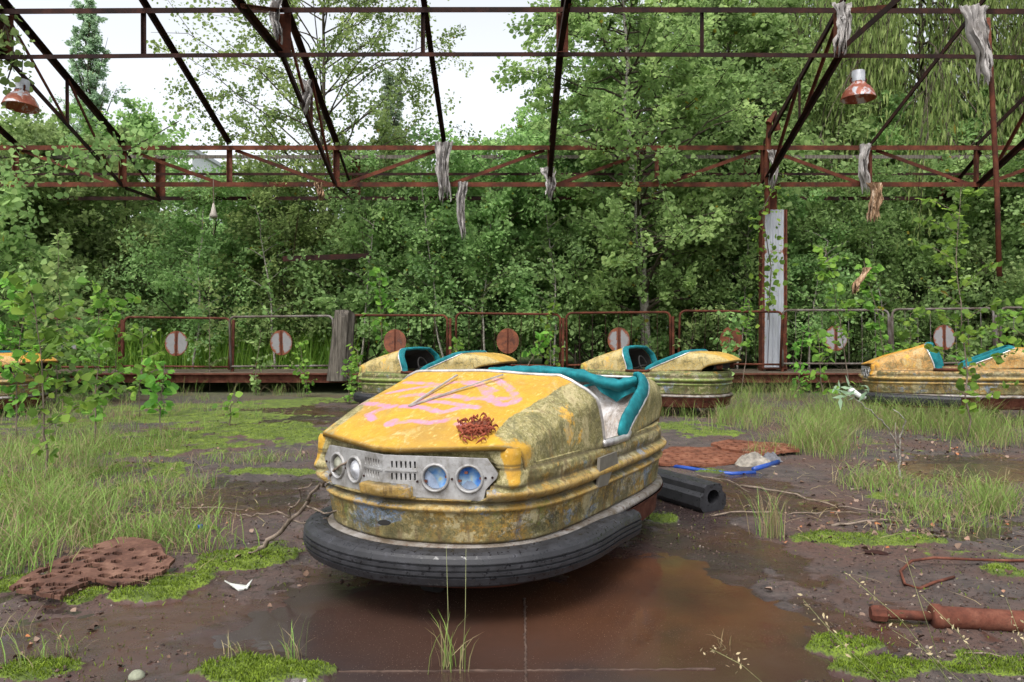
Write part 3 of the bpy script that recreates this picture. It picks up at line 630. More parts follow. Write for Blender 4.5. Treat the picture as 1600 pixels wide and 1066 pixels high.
    N2 *= np.sign((N2 * (path - [0, .1])).sum(1))[:, None]; path = path - N2 * (.018 + .05 * smooth01(.45, -.25, path[:, 1]) * (path[:, 0] < 0) * hero)[:, None]
    # soften the nose
    for _ in range(60 if hero else 8): path[1:-1] = .5 * path[1:-1] + .25 * (path[:-2] + path[2:]); N2[1:-1] = .5 * N2[1:-1] + .25 * (N2[:-2] + N2[2:])
    N2 /= np.linalg.norm(N2, axis=1)[:, None]
    tp = [(.035, .110), (.035, .228), (.046, .240), (.070, .245), (.100, .241), (.118, .232), (.126, .222), (.131, .206), (.1315, .203), (.1245, .201), (.1245, .195), (.133, .193), (.133, .181), (.1255, .179), (.1255, .174), (.1335, .172), (.133, .160), (.1255, .158), (.1245, .152), (.131, .150), (.120, .122), (.10, .110), (.07, .106)]
    tp = np.array(tp); TT = np.zeros((len(path), len(tp), 3))
    for j, (o, z) in enumerate(tp): TT[:, j, :2] = path + N2 * (o + .004) ; TT[:, j, 2] = .243 + (z - .243) * .88
    sag = np.linspace(0, 1, len(path)); TT[..., 2] += (.004 * np.sin(sag * 9) + .022 * smooth01(-.2, .7, path[:, 1]) - (.022 if hero else 0) * smooth01(.2, -.3, path[:, 1]))[:, None]
    ty_ = MB(); ty_.grid(TT, True); ty_.add(TT[0], [tuple(range(len(tp)))]); ty_.add(TT[-1], [tuple(range(len(tp)))[::-1]])
    ty_.build('bumper_tyre', RUB, root, False)
    for x_, y_ in ((0, .55), (-.3, -.5), (.3, -.5)): wh = MB(); wh.tube([(x_ - .03, y_, .06), (x_ + .03, y_, .06)], .06, 16); wh.build('wheel', DARK, root)
    return root, C, Hd
k = NM('flange_paint', .55, .3, .4); n = k.noise(8, 7, .7, .3); n2 = k.noise(40, 5, .7)
k.col(k.mix(k.step(n2, .55, .65), k.ramp(n, [(.38, (.10, .075, .05)), (.55, (.22, .20, .18)), (.72, (.36, .34, .33))]), (.09, .05, .03))); FLAN = k.m
YEL = mat_car('hero_yellow_paint', graf=True)
carg = 'abandoned bumper cars'
hero, HC, HH = bumper_car('yellow bumper car with pink paint scrawls on its hood and four headlights, nearest the camera', (CARX, CARY, 0), CARA, YEL, hero=True, group=carg)
def on_hood(u, v, up=0.0):
    q0 = HOODPL[1].copy(); V_ = HH.reshape(-1, 3)
    for _ in range(5):
        p_ = px_to_car(u, v, (HOODPL[0], q0)); j = int(np.argmin(((V_ - p_)[:, :2] ** 2).sum(1))); q0 = q0 + np.array([0, 0, (V_[j, 2] - p_[2]) * .8])
    return p_ + [0, 0, up]
# side plate on the near flank
def onside(u, v, x=-.535): return px_to_car(u, v, (np.array([1., 0, 0]), np.array([x, 0, 0])))
pb = MB(); a = [onside(*q_) for q_ in ((938, 716), (964, 706), (966, 728), (958, 731), (950, 758), (936, 762))]
aa = np.array(a); aa2 = aa + [.012, 0, 0]; m_ = len(aa)
pb.add(np.concatenate([aa, aa2]), [tuple(range(m_)), tuple(range(m_, 2 * m_))[::-1]] + [(i, i + m_, (i + 1) % m_ + m_, (i + 1) % m_) for i in range(m_)])
pb.build('side_plate', plain('dull_plate', (.19, .175, .15), .5, .5), hero)
oh_ = MB(); c_ = px_to_car(601, 817, (np.array([-.134, .395, 0]) / .417, np.array([0, .868, 0]))); Tn = np.array([-FT[0], FT[1], 0])
oh_.add([c_ + Tn * .024 * math.cos(t) * -1 + np.array([0, 0, .010 * math.sin(t)]) + [0, .003, 0] for t in np.linspace(0, 2 * PI, 17)[:-1]], [tuple(range(16))]); oh_.build('hole_shade_disc', DARK, hero)  # flat black disc on the surface; the shade in the hole is painted
# fallen hood trim strips
tr = MB(); A_ = on_hood(639, 637, .006); B_ = on_hood(714, 592, .016); C_ = on_hood(786, 592, .018)
for q_ in (B_, C_):
    tr.bar(A_, q_, .010, .006)
tr.build('loose_trim', plain('bright_trim', (.40, .38, .36), .4, .5, .35, 30), hero)
# curled rusty scraps where the paint has burst
rs_ = MB(); r2 = random.Random(4)
for i in range(170):
    u = 713 + r2.random() * 62; v = 657 + r2.random() * 42
    if (u - 742) ** 2 / 31 ** 2 + (v - 675 + (u - 742) * .12) ** 2 / 22 ** 2 > 1 - .5 * r2.random(): continue
    c0 = on_hood(u, v, .002 + r2.random() * .012); an = r2.random() * 6.28; l = .012 + r2.random() * .018; dd = np.array([math.cos(an), math.sin(an), 0])
    rs_.tube([c0 + dd * l * (t - .5) * 1.3 + np.array([-dd[1], dd[0], 0]) * .010 * math.sin(t * 3.1) + [0, 0, .014 * math.sin(t * 3.1)] for t in (0, .25, .5, .75, 1)], [.001, .004, .005, .004, .001], 5, sq=.35)
rs_.build('rust_scraps', mat_rust('rust_flakes', (.07, .02, .012), (.22, .05, .025), (.36, .11, .06), .7, 8), hero, True)

YG = mat_car('yellow_green_paint', top=(.52, .32, .05), top2=(.42, .25, .04), side=(.30, .22, .07), side2=(.44, .35, .15), lower=(.14, .18, .035))
YG2 = mat_car('green_lower_paint', top=(.30, .32, .05), top2=(.20, .25, .05), side=(.085, .13, .025), side2=(.15, .19, .04), lower=(.12, .18, .03), moss=(.06, .10, .015), ridgec=(.20, .28, .05), base=(.1, .14, .03))
YO = mat_car('orange_paint', top=(.56, .28, .02), top2=(.44, .18, .015), side=(.34, .17, .04), side2=(.46, .29, .10), lower=(.38, .22, .05))
TEALD = TEAL
def far_car(label, cx, d, yawdeg, paint, low, z=0, roll=0, seed=1):
    x = (cx - 800) / F * d
    return bumper_car(label, (x, d, z), math.radians(yawdeg), paint, low, group=carg, roll=roll, seed=seed)
far_car('yellow and green bumper car peeking out just left behind the nearest car', 664, 9.9, 70, YG, YG2, .0, 0, 1)
far_car('bumper car with yellow tail fin and green lower body, in the middle before the fence', 1008, 9.9, 61, YG, YG2, .02, 0, 2)
far_car('orange yellow bumper car half hidden by saplings at the right edge', 1473, 9.0, 60, YO, YO, .07, math.radians(-1), 3)
far_car('yellow bumper car buried in leaves at the left edge', -75, 9.6, 88, YO, YO, .0, 0, 4)
# ------------------------------------------------------------------ rusty roof frame of the pavilion
DE, DR, DT = 14.1, 15.4, 10.8
ZET, ZEB, ZRT, ZRB, ZTT, ZTB = 4.43, 3.76, 4.57, 3.74, 5.55, 4.93
SL = .352
XK = [.70 + 1.96 * i for i in range(-6, 7)]
XM = XK[0::2]
fr_ = empty('pavilion_frame', (0, 12, 0), label='rusted steel roof frame of lattice girders spanning over the bumper cars', cat='roof frame')
def grp(name): o = bpy.data.objects.new(name, None); COL.objects.link(o); o.parent = fr_; o.location = (0, -12, 0); o.empty_display_size = .1; return o
def seg(par, name, a, b, w, mat=RUST, flat=False):
    m_ = MB(); (m_.angle if not flat else m_.bar)(a, b, w, *( () if not flat else (w,) )); return m_.build(name, mat, par)
eg = grp('eave_girder')
X0, X1 = XK[0] - 1.2, XK[-1] + 1.2
def chordline(par, y, z, w, mat=RUST, bow=0.0, n=6, x0=X0, x1=X1):
    m_ = MB(); xs_ = np.linspace(x0, x1, n + 1)
    for a, b in zip(xs_[:-1], xs_[1:]):
        m_.angle((a, y, z - bow * (a / 10) ** 2), (b, y, z - bow * (b / 10) ** 2), w)
    m_.build('chord', mat, par)
chordline(eg, DE, ZET, .085); chordline(eg, DE, ZEB, .085)
for i, x in enumerate(XK): seg(eg, 'post', (x, DE, ZEB), (x, DE, ZET), .10 if i % 2 == 0 else .08, RUSTR if i % 2 else RUST)
for i in range(len(XK) - 1):
    a, b = XK[i], XK[i + 1]
    up = (a >= -3.4 and a < 2.6) or (a > 8)
    if a > 2.6 and a < 4: up = True
    seg(eg, 'diagonal', (a + .1, DE + .05, ZEB if up else ZET - .03), (b - .1, DE + .05, ZET - .03 if up else ZEB), .065)
rg = grp('rear_eave_girder')
chordline(rg, DR, ZRT, .07, WOODG); chordline(rg, DR, ZRB, .075, RUSTD); chordline(rg, (DE + DR) / 2, 4.09, .05, RUSTD)
for x in XM:
    seg(rg, 'post', (x + .1, DR, ZRB), (x + .1, DR, ZRT), .14)
    seg(rg, 'cross_brace', (x + .05, DE, ZET - .08), (x + .08, DR, ZRB), .05, RUSTD); seg(rg, 'cross_tie', (x, DE + .04, ZEB - .05), (x + .1, DR - .04, ZRB - .05), .06, RUSTD)
tg = grp('purlin_girder')
chordline(tg, DT, ZTT, .075, RUSTD, .05, 10); chordline(tg, DT, ZTB, .06, RUSTD, .08, 10)
for i, x in enumerate(XK):
    bw = .065 * (x / 10) ** 2
    seg(tg, 'post', (x + .01, DT, ZTB - bw), (x + .01, DT, ZTT - bw), .055 if i % 2 else .17, RUSTD if i % 2 else RUST)
for i, x in enumerate(XK):
    if abs(x - 2.66) < .1: continue
    rf = grp('rafter')
    zt = ZET + .07; top = (x + .04, 5.2, zt + (DE - 5.2) * SL)
    seg(rf, 'rafter_bar', (x + .02, DE - .02, zt), top, .085 if i % 2 == 0 else .075, RUSTD)
    if i % 2 == 0:
        seg(rf, 'lower_chord', (x - .02, DT, ZTB), (x - .02, DE, ZEB - .03), .08, RUSTD)
        seg(rf, 'tie_bar', (x - .03, DT, ZTB + .02), (x - .03, 6.2, ZTB + .05), .085, RUSTD)
        y1 = 12.35; zu = zt + (DE - y1) * SL; zl = ZTB + (y1 - DT) / (DE - DT) * (ZEB - ZTB)
        seg(rf, 'web', (x, y1, zl), (x, y1, zu - .02), .04, RUSTD)
        seg(rf, 'web', (x, DT + .1, ZTB + .55), (x, y1, zl), .045, RUST); seg(rf, 'web', (x, y1, zu), (x, 13.6, ZEB + .2), .045, RUST)
        seg(rf, 'web', (x, DT, ZTT), (x, 9.2, ZTB), .05, RUST)
# pillars carrying the eave
def pillar(x, label, zt=3.3):
    rt = empty('pillar', (x, DE + .1, 0), label=label, cat='pillar', group='pillars of the pavilion')
    a = MB(); n = 24; xs_ = np.linspace(-.20, .20, n); zs_ = np.linspace(.40, zt, 60)
    Xg, Zg = np.meshgrid(xs_, zs_); Yg = -.12 - .035 * np.sin(Xg / .20 * PI * 2) ** 2 + .008 * np.sin(Zg * 3)
    a.grid(np.stack([Xg, Yg, Zg], -1), edge=smooth01(.70, 1.0, np.abs(Xg / .20)).ravel() * .9 + (np.sin(Zg * 2.7 + 1) > .995).ravel() * .5)
    a.build('pillar_casing', PILLAR, rt, True)
    for s in (-1, 1):
        b = MB(); b.box((s * .215, -.06, (zt + .3) / 2), (.028, .2, zt - .3), edge=1.0); b.build('pillar_flange', RUSTR, rt)
    b = MB(); b.box((0, .02, (ZEB + .3) / 2), (.16, .12, ZEB - .3)); b.build('pillar_core', RUST, rt)
    b = MB(); b.box((0, -.04, .40), (.46, .34, .03)); b.build('base_plate', RUST, rt)
    return rt
pillar(4.80, 'pale grey sheet-metal pillar with rust red edges, right of the middle')
pillar(-11.0, 'pale grey pillar outside the left edge buried in leaves')
st_ = MB(); st_.tube([(4.62, DE - .2, 3.2), (4.60, DE - .2, 4.0), (4.64, DE - .25, 4.9)], .05, 8); st_.tube([(4.60, DE - .3, 4.80), (4.72, DE - .25, 5.0), (4.8, DE - .2, 4.7)], .06, 8)
tag(st_.build('bent_bracket', RUST, None), 'twisted rusty bracket above the grey pillar', 'bracket')
# hanging pipe right
hp = MB(); hp.tube([P(1541, 30, 9.6), P(1549, 150, 9.6), P(1557, 300, 9.6), P(1561, 432, 9.6)], .032, 8)
tag(hp.build('hanging_pipe', RUST, None, True), 'thin rusty pipe hanging down from the roof frame at the right', 'pipe')
lb = MB(); lb.angle(P(443, 405, 14.6), P(581, 400, 14.6), .10); tag(lb.build('loose_beam', RUSTD, None), 'short dark beam caught level in the branches left of centre', 'beam')
wr_ = MB(); wr_.tube([P(458, 404, 14.6) + [0, 0, .03], P(470, 306, 15.3)], .006, 5); tag(wr_.build('hanging_wire', RUSTD, None), 'thin wire holding the left end of the short dark beam', 'wire')
wr_ = MB(); wr_.tube([P(570, 400, 14.6) + [0, 0, .03], P(560, 306, 15.3)], .006, 5); tag(wr_.build('hanging_wire', RUSTD, None), 'thin wire holding the right end of the short dark beam', 'wire')

# ------------------------------------------------------------------ lamps
def lamp(px, py, d, label, tilt=0):
    top = P(px, py, d); R = .245
    rt = empty('pendant_lamp', top, (tilt, tilt * .6, tilt * 30), label, 'lamp', 'pendant lamps under the roof frame')
    a = MB(); a.lathe([(.085, .0), (.095, -.02), (.11, -.05), (.17, -.10), (.215, -.17), (.238, -.24), (.245, -.255), (.238, -.262), (.228, -.24), (.20, -.17), (.15, -.11), (.08, -.06), (.0001, -.05)], 36); sh = a.build('lamp_shade', SHADE, rt, True)
    b = MB(); b.lathe([(.0001, .15), (.085, .15), (.092, .14), (.092, .0), (.10, -.01)], 28); b.build('socket_housing', LAMPG, rt, True)
    c = MB(); c.tube([(-.1, 0, -.03), (-.115, 0, .02), (-.10, 0, .05)], .014, 6); c.build('clamp', RUST, rt); c = MB(); c.tube([(.1, 0, -.03), (.115, 0, .02), (.10, 0, .05)], .014, 6); c.build('clamp', RUST, rt)
    c = MB(); c.tube([(0, 0, .15), (0, .02, .19), (.01, .02, .45)], .008, 6); c.build('hanger', RUSTD, rt)
    return rt
lamp(1340, 128, 11.2, 'rust and white enamel pendant lamp hanging at the right in front of the willow')
lamp(36, 142, 11.2, 'rusty pendant lamp with white shoulder hanging at the upper left corner', .08)

# ------------------------------------------------------------------ hanging rags
def rag(p, w, L, label, mat=None, seed=0, taper=.5, folds=5, lean=0.0):
    rng = np.random.default_rng(seed); nu, nv = 44, 50
    u = np.linspace(-1, 1, nu); v = np.linspace(0, 1, nv); U, V = np.meshgrid(u, v)
    bot = 1 - .6 * np.abs(fbm(u * 3.3 + seed, u * 0 + 1.0, 1.0, 4, seed)) * 2 - .22 * rng.random(nu) * (np.arange(nu) % 3 == 0)
    ph = rng.random() * 6
    ww = w / 2 * (1 - (1 - taper) * V ** .8) * (1 + .25 * fbm(V * 4 + seed, V * 0, 1.0, 3, seed + 2) * 2)
    X = U * ww * (1 - .35 * np.abs(np.sin(V * 7 + seed)) * V) + .03 * np.sin(V * 5 + ph) + lean * V + fbm(U * 3, V * 6, 1.0, 3, seed + 5) * .05
    Y = .03 * np.sin(U * 5 + V * 7 + ph) * np.cos(V * 8 - U * 2) + .05 * fbm(U * 1.5, V * 3, 2.0, 3, seed + 8) + .045 * np.sin(U * folds * 1.6 + ph + V * 1.2) * (.5 + V) + .02 * np.sin(U * folds * 4 + V * 3) + .03 * fbm(U * 4, V * 8, 1.0, 3, seed + 7)
    Z = -V * L * bot[None]
    me_ = MB(); me_.grid(np.stack([X, Y, Z], -1)); o = me_.build('hanging_rag', mat or CLOTH, None, True, p)
    return tag(o, label, 'rag', 'torn rags hanging from the roof frame')
rag(P(693, 222, 13.9), .30, 1.20, 'long crumpled grey rag hanging from the girder at the centre', seed=3, taper=.75)
rag(P(722, 284, 13.8), .20, 1.08, 'narrow grey rag strip just right of the long centre rag', seed=4, taper=.6)
rag(P(858, 262, 13.9), .26, .60, 'short dark rag at the foot of the post right of centre', seed=5, taper=.6, folds=3)
rag(P(1318, 6, 10.5), .24, .74, 'grey rag hanging above the right lamp', seed=6, taper=.9, lean=-.06)
rag(P(1522, 10, 9.5), .36, 1.0, 'ragged grey cloth tied on the pipe at the upper right', seed=7, taper=.45, lean=.12, folds=7)
rag(P(1351, 225, 13.9), .22, 1.05, 'grey rag on the girder post above the third right fence panel', seed=8, taper=.6)
rag(P(1366, 286, 13.8), .30, .72, 'brown torn rag beside the grey one at the right', CLOTHB, 9, .8)
rag(P(433, 0, 10.6), .16, .62, 'narrow pale rag at the top of the left double post', seed=10, taper=.8)
rag(P(477, 125, 11.9), .20, .55, 'small drab rag caught on the left rafter web', seed=11, taper=.6)
rag(P(1208, 235, 13.8), .22, .75, 'twisted grey rag wrapped over the top of the pillar', seed=12, taper=.7)
rag(P(1352, 418, 9.5), .10, .34, 'small dark scrap hanging in the sapling over the right fence', CLOTHB, 13, .2, lean=-.1)
rag(P(500, 285, 13.8), .18, .35, 'tiny frayed rag on the lower girder chord at left', CLOTHB, 14, .7)
pl = MB(); pl.lathe([(.0001, .0), (.012, 0), (.05, -.16), (.072, -.22), (.065, -.25), (.0001, -.255)], 16); o_ = pl.build('hanging_plug', plain('drab_plastic', (.30, .27, .23), .6), None, True, P(334, 318, 13.6)); tag(o_, 'small grey bell-shaped weight dangling on a string at the left', 'weight')
sg = MB(); sg.tube([(0, 0, 0), (.0, 0, .42)], .008, 5); sg.tube([(0, 0, -.25), (0, 0, -.55)], .005, 5); sg.build('string', TWIG, o_)

# ------------------------------------------------------------------ deck edge, fence, stump
dk = empty('deck', (0, 0, 0)); tag(dk, 'low deck with a rusty red edge beam running along behind the cars', 'deck')
m_ = MB(); m_.box((0, 13.26, .255), (26, .05, .14)); m_.box((0, 13.22, .335), (26, .14, .022)); m_.build('edge_beam', RUSTR, dk)
m_ = MB(); m_.box((0, 14.1, .325), (26, 1.65, .05)); m_.build('deck_plate', mat_bark('deck_dirt', (.05, .04, .03), (.14, .11, .08), (3, 3, 3)), dk)
for x in np.arange(-12, 12.1, 2): m_ = MB(); m_.box((x, 13.5, .12), (.14, .14, .34)); m_.build('deck_leg', RUSTD, dk)
fr_c = [(105, .12, 'leafy sapling covered'), (275, .2, 'half white half rust'), (441, .35, 'pale blue grey'), (617, 1.0, 'orange rust'), (793, 1.3, 'solid rust red'), (967, .45, 'white and rust'), (1140, 1.2, 'dark rust'), (1306, .12, 'mostly white'), (1475, .12, 'dull grey'), (1645, .3, 'grey')]
FL = ['rusty fence panel at the left edge behind saplings', 'fence panel with a white disc streaked by rust, left', 'fence panel with a pale bluish disc, left of the grey stump', 'fence panel with an orange rust disc behind the left car', 'brown rusted fence panel with a solid rust disc at the centre',
      'fence panel with a white and rust disc behind the middle car', 'dark rusty fence panel just left of the pillar', 'grey fence panel with a nearly white disc right of the pillar', 'grey fence panel behind the orange car', 'fence panel cut off by the right edge']
DFN = 13.7
for i, (px, eb, dn) in enumerate(fr_c):
    cx = (px - 800) / F * DFN; z0 = .42 + (px - 800) * .00005; h = .965 + (px - 800) * .00008; w = .93
    rt = empty('fence_panel', (cx, DFN, z0), (math.radians([1, -3, 2.5, -4, 2, 0, 4, -2, -1, 0][i]), math.radians([0, .6, -.5, 0, .8, -.6, .5, 0, -.7, 0][i]), math.radians([0, 3, -2, 2, -3, 2, 4, -3, 3, 0][i])), FL[i], 'fence panel', 'rusty fence panels along the deck')
    mt = RUST if 3 <= i <= 6 else (RUSTR if i in (1, 0) else mat_rust('grey_rust_tube', (.05, .035, .025), (.12, .10, .085), (.22, .21, .20)) if i in (2, 7) else bpy.data.materials.get('grey_rust_tube'))
    rc = .10; pts = [(-w, 0, 0.0)]
    for cxx, czz, a0 in ((-w + rc, h - rc, PI), (w - rc, h - rc, PI / 2)):
        for t in np.linspace(a0, a0 - PI / 2, 7): pts.append((cxx + rc * math.cos(t), 0, czz + rc * math.sin(t)))
    pts.append((w, 0, 0.0))
    a = MB(); a.tube(pts, .021, 8); a.build('frame_tube', mt, rt, True)
    a = MB(); a.tube([(-w, 0, .05), (w, 0, .05)], .018, 8); a.build('bottom_rail', mt, rt, True)
    a = MB()
    for xq in np.linspace(-w, w, 9)[1:-1]: a.tube([(xq, 0, .05), (xq, 0, h)], .0055, 5)
    if i not in (1, 2): a.build('pickets', RUSTD if i < 7 else mt, rt)
    a = MB(); rr = np.linspace(0, 1, 8); an = np.linspace(0, 2 * PI, 33)[:-1]; cz = h * .50
    for yq in (-.028, -.016):
        Pt = np.array([[(r_ * .20 * math.cos(t), yq, cz + r_ * .225 * math.sin(t)) for t in an] for r_ in rr])
        eg_ = np.clip(max(eb, .28) * .8 + smooth01(.25, .08, np.abs(Pt[..., 0]) / .20) * .5 + smooth01(.75, 1.0, np.hypot(Pt[..., 0] / .20, (Pt[..., 2] - cz) / .225)) * .45, 0, 2)
        a.grid(Pt, True, edge=eg_.ravel())
    a.build('disc', DISC, rt)
    a = MB(); a.bar((0, -.032, cz - .215), (0, -.032, cz + .215), .03, .006); a.build('disc_strap', RUST, rt)
    a = MB(); a.box((w + .05, .02, .35), (.045, .05, 1.10)); a.build('post', mt, rt)
sp_ = MB(); st_n = 14; rngs = np.random.default_rng(5)
zz = np.linspace(0, 1.15, 20); an = np.linspace(0, 2 * PI, 29)[:-1]
Pt = np.array([[((.18 - .03 * z + .03 * math.sin(5 * t + 1) + .02 * math.sin(11 * t)) * math.cos(t) + .10 * z, (.16 + .02 * math.sin(7 * t)) * math.sin(t), z * (1 - .06 * math.sin(3 * t))) for t in an] for z in zz])
sp_.grid(Pt, True); sp_.add(Pt[-1], [tuple(range(28))]); tag(sp_.build('tree_stump', WOODG, None, True, P(528, 585, 13.2) * [1, 1, 0] + [0, 0, .22]), 'tall weathered grey stump leaning behind the left bumper car', 'stump')

# ------------------------------------------------------------------ leaves, trees
ASP = np.array([(0, 0, 0), (.42, .22, .06), (.50, .50, .04), (.22, .85, .0), (0, 1.0, -.05), (-.22, .85, .0), (-.50, .50, .04), (-.42, .22, .06)])
ASPF = [(0, 1, 2, 3, 4), (0, 4, 5, 6, 7)]
RH = np.array([(0, 0, 0), (.42, .42, .07), (0, 1, 0), (-.42, .42, .07)]); RHF = [(0, 1, 2), (0, 2, 3)]
WIL = np.array([(0, 0, 0), (.09, .4, .0), (0, 1, -.08), (-.09, .4, .0)])
def leafset(name, pos, size, rng, shape=RH, faces=RHF, droop=.3, up=.6, mat=None, parent=None, dirs=None, var=None, aspect=1.0):
    n = len(pos)
    d = rng.normal(size=(n, 3)) if dirs is None else dirs + rng.normal(size=(n, 3)) * .35
    d[:, 2] -= droop; d /= np.linalg.norm(d, axis=1)[:, None]
    nr = rng.normal(size=(n, 3)) + [0, -.15, up]; x = np.cross(d, nr); x /= np.linalg.norm(x, axis=1)[:, None]; z = np.cross(x, d)
    s = size * (.45 + 1.0 * rng.random(n) ** 1.3)[:, None, None]
    V = pos[:, None] + s * (shape[None, :, 0:1] * x[:, None] * aspect + shape[None, :, 1:2] * d[:, None] + shape[None, :, 2:3] * z[:, None])
    v = np.clip(rng.normal(.5, .24, n), 0, .96) if var is None else var
    v = np.where(rng.random(n) < .004, 1.0, v)
    me_ = fastmesh(name, V, len(shape), faces, v)
    return link(name, me_, mat, parent)
def tree(kind, loc, Ht, cb, rad, nb, nl, ls, label, cat='tree', mat=LEAF, bark=BARK, seed=0, group='trees behind the fence', lean=(0, 0), el=(.9, .3), r0=None, sub=5, jit=.16, shape=RH, faces=RHF, droop=.3, weep=0, prof=None, stems=1, up=.6, clump=True, rot=0, clear=False):
    rng = np.random.default_rng(seed); tk = MB(); lk = MB(); pos = []; dr = []; vr = []
    rt = empty(kind, loc, (0, 0, rot), label, cat, group); r0 = r0 or Ht * .012 + .02
    prof = prof or (lambda t: (math.sin(min(1, max(0, t)) ** .7 * PI) ** .7) * .75 + .25 * (1 - t))
    for si in range(stems):
        base = np.array([0, 0, -.1]) + (rng.normal(size=3) * [.25, .25, 0] if stems > 1 else 0)
        ln = np.array([lean[0], lean[1]]) + (rng.normal(size=2) * .16 * Ht if stems > 1 else 0)
        n = 14; t = np.linspace(0, 1, n); hh = Ht * (rng.uniform(.75, 1) if stems > 1 else 1)
        tr_ = np.stack([base[0] + ln[0] * t ** 1.3 + np.cumsum(rng.normal(size=n)) * .012 * Ht * .3, base[1] + ln[1] * t ** 1.3 + np.cumsum(rng.normal(size=n)) * .012 * Ht * .3, t * (hh + .1) - .1], 1)
        tk.tube(tr_, r0 * (1 - t * .93) / (stems ** .4), 8)
        for i in range(nb // stems):
            tb_ = cb + (1 - cb) * ((i + rng.random()) / (nb / stems)); c = np.array([np.interp(tb_, t, tr_[:, k_]) for k_ in range(3)])
            az = i * 2.4 + rng.random() * 1.2; L_ = rad * max(.12, prof((tb_ - cb) / (1 - cb))) * rng.uniform(.6, 1.15); e = el[0] + (el[1] - el[0]) * rng.random()
            m = 6; q = np.linspace(0, 1, m); dh = np.array([math.cos(az), math.sin(az)])
            bp = np.stack([c[0] + dh[0] * L_ * q, c[1] + dh[1] * L_ * q, c[2] + L_ * (e * q - (.25 + weep) * q ** 2) + rng.normal(size=m) * .03 * L_], 1)
            lk.tube(bp, r0 * .38 * (1 - tb_ * .6) * (1 - q * .85), 5, False)
            for j in range(sub):
                u = rng.uniform(.25, 1); c2 = np.array([np.interp(u, q, bp[:, k_]) for k_ in range(3)]); l2 = L_ * rng.uniform(.22, .5)
                d2 = rng.normal(size=3) * [1, 1, .6] + [dh[0] * .8, dh[1] * .8, .25 - weep * 1.6]; d2 /= np.linalg.norm(d2)
                w_ = np.linspace(0, 1, 4); tp_ = c2 + d2 * l2 * w_[:, None]; tp_[:, 2] -= (weep * 1.8 * l2 + .04) * w_ ** 2
                lk.tube(tp_, r0 * .10 * (1 - w_ * .8), 3, False)
                k2 = max(3, int(nl / (nb * sub))); ww = rng.random(k2) ** .8
                pp = np.stack([np.interp(ww, w_, tp_[:, k_]) for k_ in range(3)], 1) + rng.normal(size=(k2, 3)) * jit * (l2 * .5 + .1)
                if weep: pp[:, 2] -= rng.random(k2) ** 1.3 * weep * .9
                vr.append(np.clip(rng.normal(.5, .2) + rng.normal(size=k2) * .13, 0, .96)); pos.append(pp); dr.append(np.tile(d2 if not weep else np.array([d2[0] * .3, d2[1] * .3, -1]), (k2, 1)))
    tk.build('trunk', bark, rt, True); lk.build('branches', BARK, rt, True)
    pos = np.concatenate(pos); dr = np.concatenate(dr); vr = np.concatenate(vr)
    if clear:
        tx = np.interp(pos[:, 2], tr_[:, 2], tr_[:, 0]); kp = ~((np.abs(pos[:, 0] - tx) < .16) & (pos[:, 1] < .05) & (pos[:, 2] < Ht * .8) & (rng.random(len(pos)) < .93)); pos = pos[kp]; dr = dr[kp]; vr = vr[kp]
    leafset('crown', pos, ls, rng, shape, faces, droop, up, mat, rt, dr, vr)
    return rt
def tcopy(src, loc, rot, sc_, label, mat=None):
    r_ = src.copy(); COL.objects.link(r_); r_.location = [float(a) for a in loc]; r_.rotation_euler = (0, 0, rot); r_.scale = (sc_, sc_, sc_ * 1.0); r_['label'] = label
    for ch in list(src.children):
        c_ = ch.copy(); COL.objects.link(c_); c_.parent = r_
        if mat and ch.name.startswith('crown'):
            c_.material_slots[0].link = 'OBJECT'; c_.material_slots[0].material = mat
    return r_
def at(px, d): return ((px - 800) / F * d, d, .25 if d > 14.5 else 0)
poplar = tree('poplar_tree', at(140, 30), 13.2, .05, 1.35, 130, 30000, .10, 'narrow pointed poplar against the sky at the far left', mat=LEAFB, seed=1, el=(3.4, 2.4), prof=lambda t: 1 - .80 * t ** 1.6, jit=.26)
aspen = tree('aspen_tree', at(505, 17.5), 11.5, .12, 2.8, 90, 46000, .062, 'tall airy aspen with slender trunk left of the centre', seed=2, el=(1.1, .6), shape=ASP, faces=ASPF, jit=.16, r0=.085, prof=lambda t: .55 + .6 * math.sin(PI * min(1, t * 1.05)) )
birch = tree('birch_tree', at(1011, 15.25), 8.8, .12, 2.5, 100, 52000, .075, 'leafy birch with a pale trunk right of the centre', mat=LEAF, bark=BIRCH, seed=3, lean=(-.55, 0), el=(.8, .2), r0=.11, shape=ASP, faces=ASPF, prof=lambda t: .75 + .35 * math.sin(PI * t) - .35 * t, clear=True)
willow = tree('willow_tree', at(1440, 18.8), 11.5, .25, 4.2, 90, 70000, .20, 'big willow with drooping narrow leaves filling the upper right', mat=LEAFW, seed=4, weep=.9, el=(.9, .3), shape=WIL, droop=1.2, jit=.22, sub=8, up=.1, prof=lambda t: 1 - .35 * t)
tcopy(willow, at(1240, 22.5), 2, 1.12, 'second willow behind the grey pillar')
tcopy(willow, at(1690, 17.5), 4, .98, 'willow reaching in from the right edge')
bush = tree('thicket_tree', at(330, 16.0), 4.3, .03, 1.7, 85, 32000, .068, 'bushy sapling cluster behind the second fence panel from the left', seed=5, stems=3, el=(1.2, .4), mat=LEAFD, r0=.045, jit=.26, prof=lambda t: 1.0 - .4 * t, group='bushy thicket behind the fence')
bush2 = tree('thicket_tree', at(905, 15.9), 4.9, .03, 1.75, 95, 34000, .072, 'bushy sapling cluster behind the centre fence panels, left of the birch', seed=6, stems=4, el=(1.0, .3), mat=LEAFD, r0=.045, jit=.26, prof=lambda t: 1.0 - .4 * t, group='bushy thicket behind the fence', shape=ASP, faces=ASPF)
